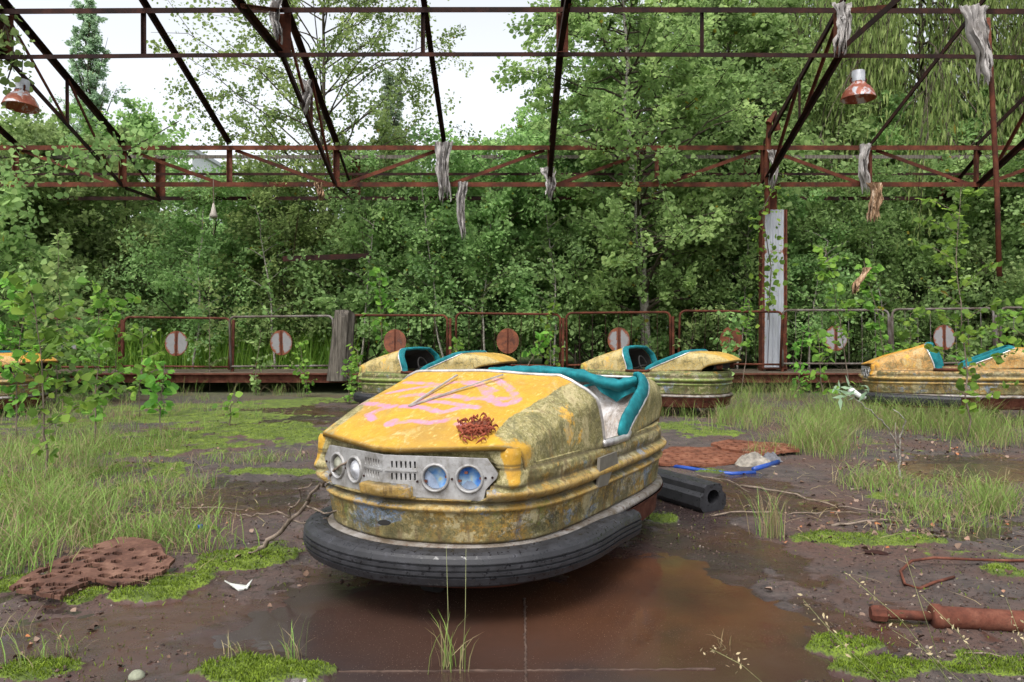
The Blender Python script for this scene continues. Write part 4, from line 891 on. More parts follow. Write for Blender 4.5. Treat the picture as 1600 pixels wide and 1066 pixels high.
TL = [(40, 15.8, 1, .95, 'at the far left behind the first fence panel', LEAF), (180, 16.6, 2, 1.12, 'between the first two fence panels', LEAFD), (455, 16.2, 1, 1.0, 'behind the pale bluish disc panel', LEAF), (585, 16.0, 2, .95, 'directly behind the grey stump', LEAFD), (700, 15.8, 1, 1.05, 'behind the left bumper car and its rust disc panel', LEAFD),
      (800, 16.6, 2, 1.05, 'behind the solid rust disc at the centre', LEAFD), (1110, 15.9, 1, 1.02, 'just right of the birch trunk', LEAFD), (1220, 15.6, 2, .80, 'right behind the grey pillar', LEAFD), (1320, 15.9, 1, .95, 'behind the fence panel with the white disc', LEAFD), (1425, 15.8, 2, .92, 'behind the orange bumper car, below the willow', LEAFD), (1540, 15.7, 1, 1.0, 'at the right edge below the willow', LEAFD), (1640, 15.5, 2, 1.0, 'outside the right edge beside the fence', LEAFD), (-60, 15.5, 2, 1.1, 'outside the left edge beside the fence', LEAFD)]
for i, (px, d, w_, s, lb_, mt) in enumerate(TL): tcopy(bush if w_ == 1 else bush2, at(px, d), i * 1.9, s, 'dense bush ' + lb_, mt)
mid = tree('young_tree', at(195, 19.0), 5.9, .08, 2.2, 85, 38000, .088, 'young broad tree below the poplar at the left', seed=8, el=(1.1, .4), mat=LEAF, r0=.08, jit=.25, prof=lambda t: 1.0 - .55 * t, group='young trees in the second row')
ML = [(60, 18.0, .93, 'young tree at the left edge under the hanging lamp', LEAF), (425, 19.8, .8, 'young tree just left of the airy aspen', LEAF), (600, 19.5, .92, 'young tree just right of the airy aspen', LEAF), (725, 19.0, .86, 'young tree behind the centre rags', LEAFD), (850, 19.0, .98, 'young tree behind the centre post', LEAF), (975, 21.0, 1.3, 'taller young tree left of the birch crown', LEAFD), (1130, 19.0, 1.45, 'taller young tree right of the birch crown', LEAFD), (1230, 18.5, 1.15, 'young tree left of the willow behind the pillar', LEAFD), (1370, 18.5, 1.0, 'young tree under the willow near the right lamp', LEAFD), (1520, 18.0, 1.0, 'young tree under the willow at the right', LEAFD)]
for i, (px, d, s, lb_, mt) in enumerate(ML): tcopy(mid, at(px, d), i * 2.3 + 1, s, lb_, mt)
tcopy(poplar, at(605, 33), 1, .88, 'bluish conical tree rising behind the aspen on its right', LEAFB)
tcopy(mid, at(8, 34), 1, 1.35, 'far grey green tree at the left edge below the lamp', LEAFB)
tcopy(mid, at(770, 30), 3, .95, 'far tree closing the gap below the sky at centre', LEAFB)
tcopy(aspen, at(1060, 20.5), 2, 1.10, 'aspen behind the birch on its right', LEAF)
tcopy(aspen, at(1200, 24), 5, 1.2, 'aspen rising behind the second willow', LEAFD)
# distant wood, one mass
rng = np.random.default_rng(77); n = 95000
xw = rng.uniform(-55, 55, n); dw = rng.uniform(25, 34, n); hw = 4.6 + 1.7 * fbm(xw * .22, xw * 0 + 3, 1.0, 3, 4) * 2 + smooth01(4, 14, xw) * 4.5
zw = .2 + hw * rng.random(n) ** .85
tag(leafset('woodland', np.stack([xw, dw, zw], 1), .34, rng, RH, RHF, .2, .6, LEAFD), kind='stuff')
bd = empty('white_building', (-27.2, 58, 0), label='pale white block glimpsed through the leaves at the left', cat='building')
m_ = MB(); m_.box((1.0, 0, 7.0), (7.5, 8, 14.0)); m_.build('wall', CONC, bd)
m_ = MB(); m_.box((1.0, 0, 14.12), (7.9, 8.5, .25)); m_.build('roof_edge', LAMPG, bd)
for i in range(4):
    for j in range(3): m_ = MB(); m_.box((-2.0 + j * 2.6, -4.02, 2.5 + i * 3.0), (1.5, .06, 1.5)); m_.build('window', LGREY, bd)

# ------------------------------------------------------------------ saplings with big leaves
def sapling(base, Ht, lean, nb, label, ls=.07, nleaf=90, seed=0, mat=LEAFN, spread=.35, start=.25, stems=1, group='leafy saplings growing on the floor', r=.008, bark=TWIG):
    rng = np.random.default_rng(seed); rt = empty('sapling', base, label=label, cat='sapling', group=group); tk = MB(); pos = []; dr = []
    for s in range(stems):
        n = 12; t = np.linspace(0, 1, n); ln = np.array(lean) + (rng.normal(size=2) * .25 * Ht if stems > 1 else 0); hh = Ht * rng.uniform(.7, 1) if stems > 1 else Ht
        tr_ = np.stack([ln[0] * t ** 1.4 + np.cumsum(rng.normal(size=n)) * .008 * Ht, ln[1] * t ** 1.4 + np.cumsum(rng.normal(size=n)) * .008 * Ht, t * hh - .02], 1)
        tk.tube(tr_, r * (1 - .75 * t), 6)
        k0 = nleaf // stems // 3
        u = start + (1 - start) * rng.random(k0); pp = np.stack([np.interp(u, t, tr_[:, i]) for i in range(3)], 1); a = rng.random(k0) * 6.28
        o_ = np.stack([np.cos(a), np.sin(a), .2 + 0 * a], 1) * ls * .5; pos.append(pp + o_); dr.append(o_ / ls * 2)
        for i in range(nb):
            tb_ = start + (1 - start) * (i + rng.random()) / nb; c = np.array([np.interp(tb_, t, tr_[:, k_]) for k_ in range(3)]); az = rng.random() * 6.28; L_ = spread * (1.1 - .6 * tb_) * rng.uniform(.5, 1.1)
            q = np.linspace(0, 1, 5); bp = c + np.stack([math.cos(az) * L_ * q, math.sin(az) * L_ * q, L_ * (.9 * q - .35 * q ** 2)], 1); tk.tube(bp, r * .4 * (1 - .7 * q), 4, False)
            k2 = max(2, nleaf * 2 // 3 // stems // nb); w_ = .2 + .8 * rng.random(k2); p2 = np.stack([np.interp(w_, q, bp[:, k_]) for k_ in range(3)], 1); a = rng.random(k2) * 6.28
            o_ = np.stack([np.cos(a), np.sin(a), .1 + 0 * a], 1) * ls * .45; pos.append(p2 + o_); dr.append(o_ / ls * 2)
    tk.build('stem', bark, rt, True)
    leafset('leaves', np.concatenate(pos), ls, rng, ASP, ASPF, .45, .9, mat, rt, np.concatenate(dr), aspect=1.0)
    return rt
def gp(px, py): g_ = G(px, py); return (g_[0], g_[1], gh(g_[0], g_[1]))
SAP = [((1505, 690), 2.4, (.02, .05), 16, 'tall thin sapling in front of the orange car, reaching up the right side', .062, 420, 21, LEAFN, .55, .12),
       ((1405, 640), 2.0, (-.45, 0), 10, 'bent sapling with sparse leaves beside the orange car nose', .08, 180, 22, LEAFN, .35, .25),
       ((1290, 655), 1.05, (-.1, 0), 9, 'low leafy sapling before the right fence panel', .08, 80, 23, LEAFN, .35, .2),
       ((1330, 640), 2.2, (-.35, 0), 10, 'slim sapling leaning over the white disc panel', .08, 200, 24, LEAFN, .45, .35),
       ((250, 690), .72, (.02, 0), 8, 'bright green knee-high sapling standing on the moss at left', .075, 80, 25, LEAFN, .24, .3),
       ((360, 668), .35, (.02, 0), 4, 'small seedling on the moss right of the knee-high sapling', .06, 26, 26, LEAFN, .14, .3),
       ((70, 760), 1.25, (-.05, 0), 12, 'broad-leaved sapling closest to the left edge', .066, 260, 27, LEAFN, .42, .15),
       ((150, 700), 1.4, (.05, 0), 12, 'broad-leaved sapling beside the leftmost one', .064, 240, 28, LEAFN, .42, .15),
       ((30, 690), 1.5, (.1, 0), 12, 'leafy sapling hiding the buried yellow car', .066, 340, 29, LEAFN, .5, .15),
       ((215, 655), 1.1, (.0, 0), 10, 'sapling in front of the left fence panel', .08, 90, 30, LEAFN, .35, .2),
       ((600, 610), 2.2, (-.15, 0), 12, 'thin tall sapling with yellowing leaves beside the grey stump', .09, 130, 31, LEAFN, .40, .25),
       ((715, 625), .95, (0, 0), 7, 'seedling between the left bumper car and the fence posts', .075, 60, 32, LEAFN, .3, .3),
       ((800, 640), 1.05, (.45, 0), 6, 'sapling whose leafy tip leans over the middle car', .09, 45, 33, LEAFN, .2, .7),
       ((1490, 650), .7, (.05, 0), 8, 'bushy seedling at the foot of the orange car', .09, 70, 34, LEAFN, .35, .1),
       ((1160, 620), 1.6, (.1, 0), 8, 'bare-stemmed sapling left of the pillar', .07, 70, 35, LEAFN, .4, .5),
       ((330, 612), 2.1, (.0, 0), 10, 'feathery sapling by the deck edge at left', .07, 160, 36, LEAF, .45, .1),
       ((560, 640), .8, (.0, 0), 8, 'leafy shoots growing against the left bumper car', .06, 90, 37, LEAFN, .3, .2),
       ((1590, 660), 1.5, (.0, 0), 10, 'sapling cut by the right edge', .08, 100, 38, LEAFN, .4, .2),
       ((90, 640), 2.3, (.0, 0), 14, 'tall leafy sapling at the left reaching up to the girder', .085, 260, 39, LEAF, .8, .2)]
SAP += [((180, 622), 1.5, (0, 0), 12, 'bushy sapling hiding the left end of the fence', .07, 240, 71, LEAFN, .5, .05), ((400, 618), 1.1, (.1, 0), 10, 'feathery shrub below the pale bluish disc', .06, 170, 72, LEAF, .4, .05), ((480, 622), .9, (-.1, 0), 10, 'low shrub on the deck edge left of the stump', .06, 120, 73, LEAFN, .3, .05),
        ((860, 612), 1.5, (.0, 0), 10, 'sapling before the fence between the centre discs', .075, 120, 74, LEAFN, .4, .25), ((1075, 612), 1.5, (.1, 0), 10, 'sapling before the fence left of the dark disc', .07, 170, 75, LEAF, .4, .2), ((1135, 616), 1.4, (.0, 0), 10, 'sapling covering the dark rusty disc', .075, 220, 76, LEAF, .4, .15), ((1245, 622), 1.1, (.1, 0), 10, 'weedy shrub at the foot of the pillar', .07, 130, 77, LEAFN, .35, .05),
        ((1425, 640), 1.3, (.0, 0), 10, 'sapling in front of the orange car hood', .075, 110, 78, LEAFN, .35, .25), ((1560, 640), 1.3, (.0, 0), 10, 'sapling in front of the orange car tail', .075, 130, 79, LEAFN, .4, .1), ((545, 632), .7, (.05, 0), 9, 'weedy shoots before the left car nose', .06, 110, 80, LEAFN, .28, .05), ((1000, 622), .55, (.0, 0), 8, 'weedy shoots below the middle car', .06, 70, 81, LEAFN, .28, .05)]
for b_, Ht, ln, nb, lb_, ls, nlf, sd_, mt, spr, stt in SAP: sapling(gp(*b_), Ht, ln, nb, lb_, ls, nlf, sd_, mt, spr, stt)
for i_, (px_, h_, ln_, n_) in enumerate(((430, 3.3, (-.3, 0), 150), (690, 4.0, (-.5, 0), 190), (755, 3.6, (.1, 0), 170), (868, 3.4, (-.25, 0), 150), (1150, 3.0, (.3, 0), 170), (560, 3.0, (.1, 0), 130), (300, 3.2, (.2, 0), 150), (1265, 2.6, (.3, 0), 110), (1395, 2.8, (-.3, 0), 120))):
    sapling(((px_ - 800) / F * 14.95, 14.95, .25), h_, ln_, 16, 'slender pale-stemmed young tree rising behind ' + ['the pale bluish disc', 'the post beside the left car', 'the post left of the solid rust disc', 'the middle of the fence', 'the dark rusty disc', 'the grey stump', 'the disc streaked by rust', 'the fence right beside the pillar', 'the nose of the orange car'][i_], .075, n_ * 2, 200 + i_, LEAF, .75, .25, group='slender young trees just behind the fence', r=.024, bark=BIRCH)
# climbing leaves on the left end of the girder
def vine(pts, n, ls, label, mat, seed, sig=.12):
    rng = np.random.default_rng(seed); p = resample(np.array(pts, float), 60); rt = empty('vine', p[0], label=label, cat='vine', group='climbing vines on the roof frame')
    a = MB(); a.tube(p - p[0], .010, 5); a.build('stem', BARK, rt)
    q = p[rng.integers(0, 60, n)] - p[0] + rng.normal(size=(n, 3)) * [sig, sig * .7, sig]
    leafset('leaves', q, ls, rng, ASP, ASPF, .6, .5, mat, rt); return rt
vine([P(-20, 130, 10.8), P(10, 40, 10.8), P(25, 90, 10.8), P(10, 135, 11)], 160, .09, 'vine leaves around the top left corner post', LEAF, 50, .13)
vine([P(-20, 285, 12), P(60, 262, 12.5), P(150, 235, 13), P(200, 236, 13.8), P(280, 190, 13.8)], 420, .10, 'leafy vine creeping along the left end of the girder', LEAF, 51, .2)
vine([P(1200, 500, 13.6), P(1205, 420, 13.6), P(1190, 330, 13.6), P(1215, 280, 13.6)], 160, .09, 'vine climbing the grey pillar', LEAFN, 52, .16)
tree('young_tree', gp(45, 632), 3.1, .05, 1.2, 60, 7000, .085, 'leafy young tree at the left in front of the fence', seed=60, stems=3, mat=LEAF, jit=.25, shape=ASP, faces=ASPF, group='trees behind the fence', r0=.03, prof=lambda t: 1 - .4 * t)
# ------------------------------------------------------------------ things lying on the floor
def rubber_piece():
    a = G(1115, 802); b = np.array([.70, 4.95, 0]); d = (b - a); L = np.linalg.norm(d); d /= L; x = np.array([-d[1], d[0], 0]) * -1
    rt = empty('tyre_segment', (a[0], a[1], 0), label='broken off black rubber bumper segment with a hollow end behind the yellow car', cat='rubber segment')
    pr = np.array([(-.075, .0), (.075, .0), (.098, .03), (.098, .085), (.070, .105), (.068, .135), (.05, .150), (-.05, .150), (-.068, .135), (-.070, .105), (-.098, .085), (-.098, .03)])
    hole = np.array([(.045 * math.cos(t), .078 + .042 * math.sin(t)) for t in np.linspace(-PI / 2, 1.5 * PI, 13)[:-1]])
    n = 12; rows = []; rin = []
    for t in np.linspace(0, 1, n):
        c = d * L * t + x * .05 * math.sin(t * 1.5); rows.append([c + x * p[0] + np.array([0, 0, p[1] + .01]) for p in pr]); rin.append([c + x * p[0] + np.array([0, 0, p[1] + .01]) for p in hole])
    m_ = MB(); m_.grid(np.array(rows), True); m_.grid(np.array(rin)[:6], True)
    # end ring
    k_ = len(pr); pts = np.concatenate([rows[0], np.array(rin[0])]); order = np.argsort([math.atan2(p[1] - .078, p[0]) for p in pr]); oh = np.argsort([math.atan2(p[1] - .078, p[0]) for p in hole])
    f = [(int(order[i]), int(order[(i + 1) % 12]), 12 + int(oh[(i + 1) % 12]), 12 + int(oh[i])) for i in range(12)]
    m_.add(pts, f); m_.add(rows[-1], [tuple(range(12))]); m_.build('rubber_body', RUB, rt)
rubber_piece()
def gridplate(name, poly, holes, step, th, zf, mat, label, cat, parent=None):
    poly = np.array(poly); x0, y0 = poly.min(0); x1, y1 = poly.max(0); X = np.arange(x0, x1, step); Y = np.arange(y0, y1, step); gx_, gy_ = np.meshgrid(X, Y)
    cx_, cy_ = gx_[:-1, :-1] + step / 2, gy_[:-1, :-1] + step / 2
    jx = fbm(cx_ * 9, cy_ * 9, 1.0, 3, 5) * .03
    ok = inpoly(cx_ + jx, cy_ + jx, poly)
    for hx, hy, hr, hs in holes: ok &= ((cx_ - hx) ** 2 + ((cy_ - hy) * hs) ** 2) > hr * hr
    zt = zf(gx_, gy_); W_, = (gx_.shape[1],); idx = lambda i, j: i * W_ + j
    V = np.concatenate([np.stack([gx_, gy_, zt], -1).reshape(-1, 3), np.stack([gx_, gy_, zt - th], -1).reshape(-1, 3)]); N_ = gx_.size; f = []
    pad = np.pad(ok, 1)
    for i, j in zip(*np.nonzero(ok)):
        a, b, c, d = idx(i, j), idx(i, j + 1), idx(i + 1, j + 1), idx(i + 1, j); f.append((a, b, c, d)); f.append((a + N_, d + N_, c + N_, b + N_))
        if not pad[i, j + 1]: f.append((a, a + N_, b + N_, b))
        if not pad[i + 2, j + 1]: f.append((c, c + N_, d + N_, d))
        if not pad[i + 1, j]: f.append((d, d + N_, a + N_, a))
        if not pad[i + 1, j + 2]: f.append((b, b + N_, c + N_, c))
    used = np.unique(np.array(f)); mp = -np.ones(2 * N_, int); mp[used] = np.arange(len(used)); f = mp[np.array(f)]
    m_ = MB(); m_.v.append(V[used]); m_.f = [tuple(int(q_) for q_ in r_) for r_ in f]; m_.n = len(used)
    return tag(m_.build(name, mat), label, cat)
def poly_px(pts): return [tuple(G(u, v)[:2]) for u, v in pts]
BRK = mat_rust('rusty_perforated', (.035, .018, .013), (.10, .048, .033), (.19, .105, .072), .8, 3)
pp_ = poly_px([(15, 934), (60, 905), (130, 880), (190, 864), (240, 872), (268, 896), (255, 910), (190, 926), (150, 920), (118, 934), (92, 956)]); r3 = random.Random(3); hl_ = []
for i in range(13):
    for j in range(9):
        u = 40 + i * 17 + (j % 2) * 8; v = 880 + j * 8.5; g_ = G(u, v); hl_.append((g_[0] + r3.uniform(-.016, .016), g_[1] + r3.uniform(-.02, .02), r3.uniform(.012, .025), r3.uniform(.7, 1.1)))
hl_ = [h_ for h_ in hl_ if inpoly(np.array([h_[0]]), np.array([h_[1]]), np.array(pp_))[0] and r3.random() < .8]
gridplate('perforated_plate', pp_, hl_, .006, .014, lambda x, y: .040 + .035 * smooth01(2.9, 3.5, y) + fbm(x * 4, y * 4, 1.0, 3, 8) * .05, BRK, 'rusted brown perforated plate with rows of holes lying at the lower left', 'perforated plate')
ORU = mat_rust('orange_mat', (.05, .02, .013), (.15, .055, .03), (.24, .11, .065), .85, 3)
for pts, lb_, z0 in (([(1022, 722), (1050, 702), (1120, 702), (1165, 712), (1160, 726), (1100, 733), (1030, 732)], 'orange brown perforated mat lying beside the blue tube', .03), ([(1110, 700), (1140, 695), (1240, 701), (1250, 712), (1180, 716), (1130, 708)], 'second perforated mat half under grass behind the first one', .05)):
    pl_ = poly_px(pts); A_ = np.array(pl_); hs_ = [(x + .01 * math.sin(y * 40), y, .017, 1.0) for x in np.arange(A_[:, 0].min(), A_[:, 0].max(), .075) for y in np.arange(A_[:, 1].min(), A_[:, 1].max(), .08)]
    gridplate('perforated_mat', pl_, hs_, .01, .02, lambda x, y: z0 + fbm(x * 3, y * 3, 1.0, 3, 8) * .05, ORU, lb_, 'perforated mat')
BLU = plain('blue_plastic', (.012, .05, .25), .35, 0, .4, 10, .2)
for pts, r_, lb_ in (([(1045, 731), (1075, 735), (1110, 741), (1145, 744), (1180, 742)], .015, 'thin blue plastic tube lying behind the black rubber segment'), ([(1178, 738), (1198, 732), (1216, 726)], .019, 'short stub of blue tube beside the white rag')):
    m_ = MB(); m_.tube([G(u, v) + [0, 0, r_] for u, v in pts], r_, 10); tag(m_.build('blue_tube', BLU, None, True), lb_, 'plastic tube')
def crumple(px, py, w, h, label, mat, seed, name='crumpled_rag'):
    g_ = G(px, py); n = 40; U, V = np.meshgrid(np.linspace(-1, 1, n), np.linspace(-1, 1, n)); R_ = np.sqrt(U ** 2 + V ** 2)
    Z = .01 + h * np.clip(1 - R_ ** 2, 0, 1) ** .6 * (.5 + 1.6 * np.abs(fbm(U * 2.2, V * 2.2, 1.0, 3, seed))); X = U * w * (1 + .3 * fbm(U, V, 1.5, 2, seed + 1)); Y = V * w * .8 * (1 + .3 * fbm(U, V, 1.5, 2, seed + 2))
    m_ = MB(); m_.grid(np.stack([X, Y, Z], -1)); return tag(m_.build(name, mat, None, True, (g_[0], g_[1], 0)), label, 'rag')
crumple(1178, 728, .14, .11, 'crumpled off-white rag lying on the orange mats', plain('offwhite_cloth', (.20, .18, .15), .8, 0, .6, 16, .8), 3)
crumple(1205, 722, .08, .08, 'small dark rag beside the off-white one', plain('grey_cloth', (.10, .10, .11), .8, 0, .4, 20, .6), 4)
# rusty pipe bottom right
pt = empty('rusty_rod', (0, 0, 0)); tag(pt, 'thick rusty pipe with thinner rod end lying at the lower right edge', 'pipe')
a = G(1366, 975) + [0, 0, .035]; b = G(1620, 990) + [0, 0, .035]; d = (b - a) / np.linalg.norm(b - a)
def on(t): return a + (b - a) * t
L0 = np.linalg.norm(b - a)
m_ = MB(); m_.tube([on(0.02), on(.40)], .016, 14); m_.build('thin_rod', RUSTR, pt, True)
m_ = MB(); m_.tube([on(.36), on(.37), on(.42), on(.43), on(1.2), on(2.2)], [.036, .042, .042, .036, .034, .034], 20); m_.build('thick_pipe', RUSTR, pt, True)
m_ = MB(); m_.tube([on(-.02), on(0), on(.075), on(.085)], [.022, .028, .028, .02], 8); m_.build('end_nut', RUSTR, pt)
m_ = MB(); m_.tube([G(u, v) + [0, 0, z_] for u, v, z_ in ((1492, 906, .01), (1460, 915, .01), (1438, 925, .012), (1415, 922, .02), (1408, 905, .03), (1425, 892, .04), (1460, 887, .04), (1520, 886, .03), (1570, 884, .02), (1625, 880, .01))], .006, 7)
tag(m_.build('bent_wire', RUSTR, None, True), 'rusty wire bent into a hook on the ground above the pipe', 'wire')
m_ = MB(); m_.tube([G(1352, 868) + [0, 0, .012], G(1372, 870) + [0, 0, .016], G(1388, 871) + [0, 0, .010]], [.010, .014, .011], 6); tag(m_.build('rust_lump', RUSTD, None), 'small dark chunk of rusty metal on the moss at the right', 'metal chunk')
m_ = MB(); cs = [(350, 919), (358, 924), (372, 926), (386, 923), (394, 917), (384, 919), (370, 920)]; A_ = np.array([G(u, v) + [0, 0, .030 - .02 * (i in (2, 3, 5, 6))] for i, (u, v) in enumerate(cs)])
m_.add(np.concatenate([A_, A_ - [0, 0, .006]]), [tuple(range(7)), tuple(range(7, 14))[::-1]] + [(i, i + 7, (i + 1) % 7 + 7, (i + 1) % 7) for i in range(7)])
tag(m_.build('cup_shard', plain('white_china', (.55, .56, .52), .3, 0, .2)), 'white curved shard lying beside the moss in front of the car', 'shard')
m_ = MB(); c_ = G(312, 830) + [0, 0, .02]; m_.lathe([(.0001, .012), (.012, .012), (.014, .004), (.014, -.012)], 14); tag(m_.build('bottle_cap', BLU, None, True, c_), 'tiny blue bottle cap on the moss left of the car', 'cap')
m_ = MB(); m_.lathe([(.0001, .02), (.012, .018), (.022, .008), (.024, -.004), (.0001, -.01)], 10); tag(m_.build('stone', plain('pale_stone', (.20, .21, .15), .8, 0, .3, 60), None, True, G(212, 1063) + [0, 0, .006]), 'pale pebble at the bottom edge of the floor', 'stone')
m_ = MB(); m_.tube([P(1328, 608, 8.6), P(1342, 618, 8.6), P(1352, 622, 8.6)], [.035, .028, .022], 12); tag(m_.build('white_tube', plain('white_plastic', (.6, .6, .6), .4), None, True), 'small white capped tube lying in the grass before the orange car', 'tube')
m_ = MB(); m_.tube([G(1545, 655) + [0, 0, .08], G(1565, 650) + [0, 0, .12], G(1600, 646) + [0, 0, .14], G(1640, 648) + [0, 0, .12]], .02, 8); tag(m_.build('grey_pipe', plain('pale_pipe', (.35, .34, .34), .5), None, True), 'pale curved pipe under the orange car at the right edge', 'pipe')
# branches
def branch(name, tree_pts, label, cat='branch', mat=TWIG, r=.006):
    """one mesh made of chained twigs: list of (pts, r0)"""
    rt = MB()
    for pts, r_ in tree_pts:
        p = resample(np.array(pts, float), max(6, 3 * len(pts))); p[1:-1] += np.random.default_rng(len(p)).normal(size=(len(p) - 2, 3)) * .004; rt.tube(p, np.linspace(r_, r_ * .35, len(p)), 6)
    return tag(rt.build(name, mat, None, True), label, cat)
def Q(u, v, d): return P(u, v, d)
branch('fallen_branch', [([Q(404, 858, 3.35), Q(440, 830, 3.30), Q(455, 812, 3.25), Q(478, 790, 3.2), Q(486, 770, 3.1), Q(500, 760, 3.05), Q(515, 747, 2.95), Q(522, 735, 2.9), Q(533, 724, 2.85), Q(546, 718, 2.83)], .011),
     ([Q(404, 858, 3.35), Q(385, 868, 3.4), Q(370, 868, 3.4)], .005), ([Q(455, 812, 3.25), Q(450, 795, 3.2), Q(462, 790, 3.15), Q(470, 778, 3.15), Q(466, 765, 3.1), Q(487, 755, 3.1)], .005), ([Q(478, 790, 3.2), Q(500, 803, 3.1), Q(515, 802, 3.0), Q(528, 797, 2.9), Q(545, 780, 2.85), Q(552, 770, 2.82)], .005),
     ([Q(455, 815, 3.25), Q(480, 818, 3.15), Q(500, 812, 3.05), Q(518, 806, 2.95)], .004), ([Q(500, 760, 3.05), Q(520, 768, 2.95), Q(545, 764, 2.85), Q(565, 755, 2.8)], .004), ([Q(455, 812, 3.25), Q(440, 800, 3.25), Q(420, 803, 3.3), Q(390, 806, 3.4), Q(350, 800, 3.6)], .004)], 'bare forked branch leaning on the black tyre at the left')
def gb(*pts): return [G(u, v) + [0, 0, .012 + (i % 2) * .015] for i, (u, v) in enumerate(pts)]
for pts, r_, lb_ in ((gb((1158, 762), (1220, 775), (1290, 790), (1340, 802), (1385, 808)), .009, 'long thin stick lying across the floor right of the rubber segment'), (gb((1112, 810), (1160, 807), (1230, 807), (1300, 806), (1345, 806)), .006, 'pale straight stick lying just below the long one'),
      (gb((1300, 826), (1360, 822), (1420, 818), (1440, 816)), .008, 'dark stick in the litter at the right'), (gb((1535, 780), (1560, 792), (1600, 798), (1630, 802)), .010, 'dark curved stick near the right edge'), (gb((280, 796), (330, 802), (380, 800)), .005, 'pale twig lying on the wet floor left of the car'), (gb((1090, 745), (1140, 758), (1170, 772)), .006, 'thin twig between the blue tube and the rubber segment'),
      (gb((1480, 1030), (1530, 1035), (1600, 1045)), .005, 'dry stalk on the moss at the lower right corner'), (gb((1330, 768), (1380, 762), (1440, 770)), .007, 'brown twig in the litter below the bare sapling')):
    branch('stick', [(pts, r_)], lb_, 'stick')
branch('bare_sapling', [([gp(1408, 757), P(1405, 700, 5.05), P(1410, 670, 5.05), P(1416, 655, 5.0), P(1396, 640, 5.0)], .008), ([P(1405, 700, 5.05), P(1390, 672, 5.0), P(1365, 645, 4.9), P(1340, 625, 4.85), P(1325, 618, 4.8)], .006), ([gp(1412, 757), P(1400, 710, 5.1), P(1400, 660, 5.1)], .004)], 'leafless grey sapling bending left in the right foreground grass', 'sapling', BIRCH)
leafset('leaves', np.array([P(1335 + 12 * random.Random(i).uniform(-3, 2), 612 + 10 * random.Random(i + 99).uniform(-1, .8), 4.85) for i in range(26)]), .07, np.random.default_rng(3), WIL * [1.6, 1, 1], RHF, .2, .8, LEAFB, None)
o_ = bpy.data.objects['leaves'] if 'leaves' in bpy.data.objects else None
for o_ in [q_ for q_ in COL.objects if q_.name.startswith('leaves') and q_.parent is None]: o_.parent = bpy.data.objects['bare_sapling']

# ------------------------------------------------------------------ grass, moss, litter
def blades(name, base, h, lean, w, var, mat, parent=None, seed=0, loc=None):
    """base (n,3), h (n,), lean (n,2) horizontal reach of the tip, w width"""
    n = len(base); rng = np.random.default_rng(seed); t = np.array([0, .35, .7, 1.0]); a = rng.random(n) * 6.28; sd_ = np.stack([np.cos(a), np.sin(a), 0 * a], 1)
    c = base[:, None] + np.concatenate([lean[:, None] * (t ** 1.8)[None, :, None], (h[:, None] * (t - .18 * t ** 3)[None])[..., None]], -1)
    ww = w[:, None] * np.array([.8, 1, .7, .0])[None] / 2
    L_ = c - sd_[:, None] * ww[..., None]; R_ = c + sd_[:, None] * ww[..., None]
    V = np.concatenate([L_, R_[:, :3]], 1)      # 0-3 left(+tip), 4-6 right
    me_ = fastmesh(name, V, 7, [(0, 4, 5, 1), (1, 5, 6, 2), (2, 6, 3)], var); return link(name, me_, mat, parent, loc)
def field(regions, n, hr, seed, wmm=2.8, strawp=.40):
    rng = np.random.default_rng(seed); B = []
    ws = np.array([r_[5] for r_ in regions], float); ws /= ws.sum()
    for r_, w_ in zip(regions, ws):
        cx, cy, rx, ry, hs, _ = r_; m = int(n * w_); ncl = max(3, m // 26)
        u = cx + rx * rng.normal(size=ncl) * .5; v = np.clip(cy + ry * rng.normal(size=ncl) * .55, 560, 1080)
        k_ = rng.integers(0, ncl, m); d = H * F / (v[k_] - 526); x = (u[k_] - 800) / F * d; sp = .05 + .03 * rng.random(m)
        x = x + rng.normal(size=m) * sp; y = d + rng.normal(size=m) * sp; B.append(np.stack([x, y, hs * (.5 + .9 * rng.random(m)) * (.6 + .5 * rng.random(ncl))[k_]], 1))
    B = np.concatenate(B); ok = (B[:, 1] < 12.8); B = B[ok]
    # keep clear of the cars
    c, s = math.cos(CARA), math.sin(CARA); lx = (B[:, 0] - CARX) * c + (B[:, 1] - CARY) * s; ly = -(B[:, 0] - CARX) * s + (B[:, 1] - CARY) * c
    B = B[~((np.abs(lx) < .72) & (np.abs(ly) < 1.15))]
    n = len(B); z = ground_h(B[:, 0], B[:, 1]); base = np.stack([B[:, 0], B[:, 1], z], 1); h = B[:, 2] * hr
    lean = rng.normal(size=(n, 2)) * h[:, None] * .38; st_ = rng.random(n) < strawp; lean[st_] *= 1.9
    return base, h, lean, (wmm + 2 * rng.random(n)) / 1000, st_
GL = [(90, 820, 170, 40, .24, 3), (230, 850, 110, 18, .16, 1.3), (60, 740, 120, 40, .26, 2.2), (170, 700, 150, 30, .22, 2), (120, 650, 150, 25, .30, 2), (330, 640, 120, 16, .15, .8), (420, 725, 110, 10, .10, .7), (90, 610, 130, 10, .4, 1.2), (20, 880, 60, 20, .25, .8), (400, 615, 150, 5, .35, 1), (250, 770, 80, 25, .14, .8)]
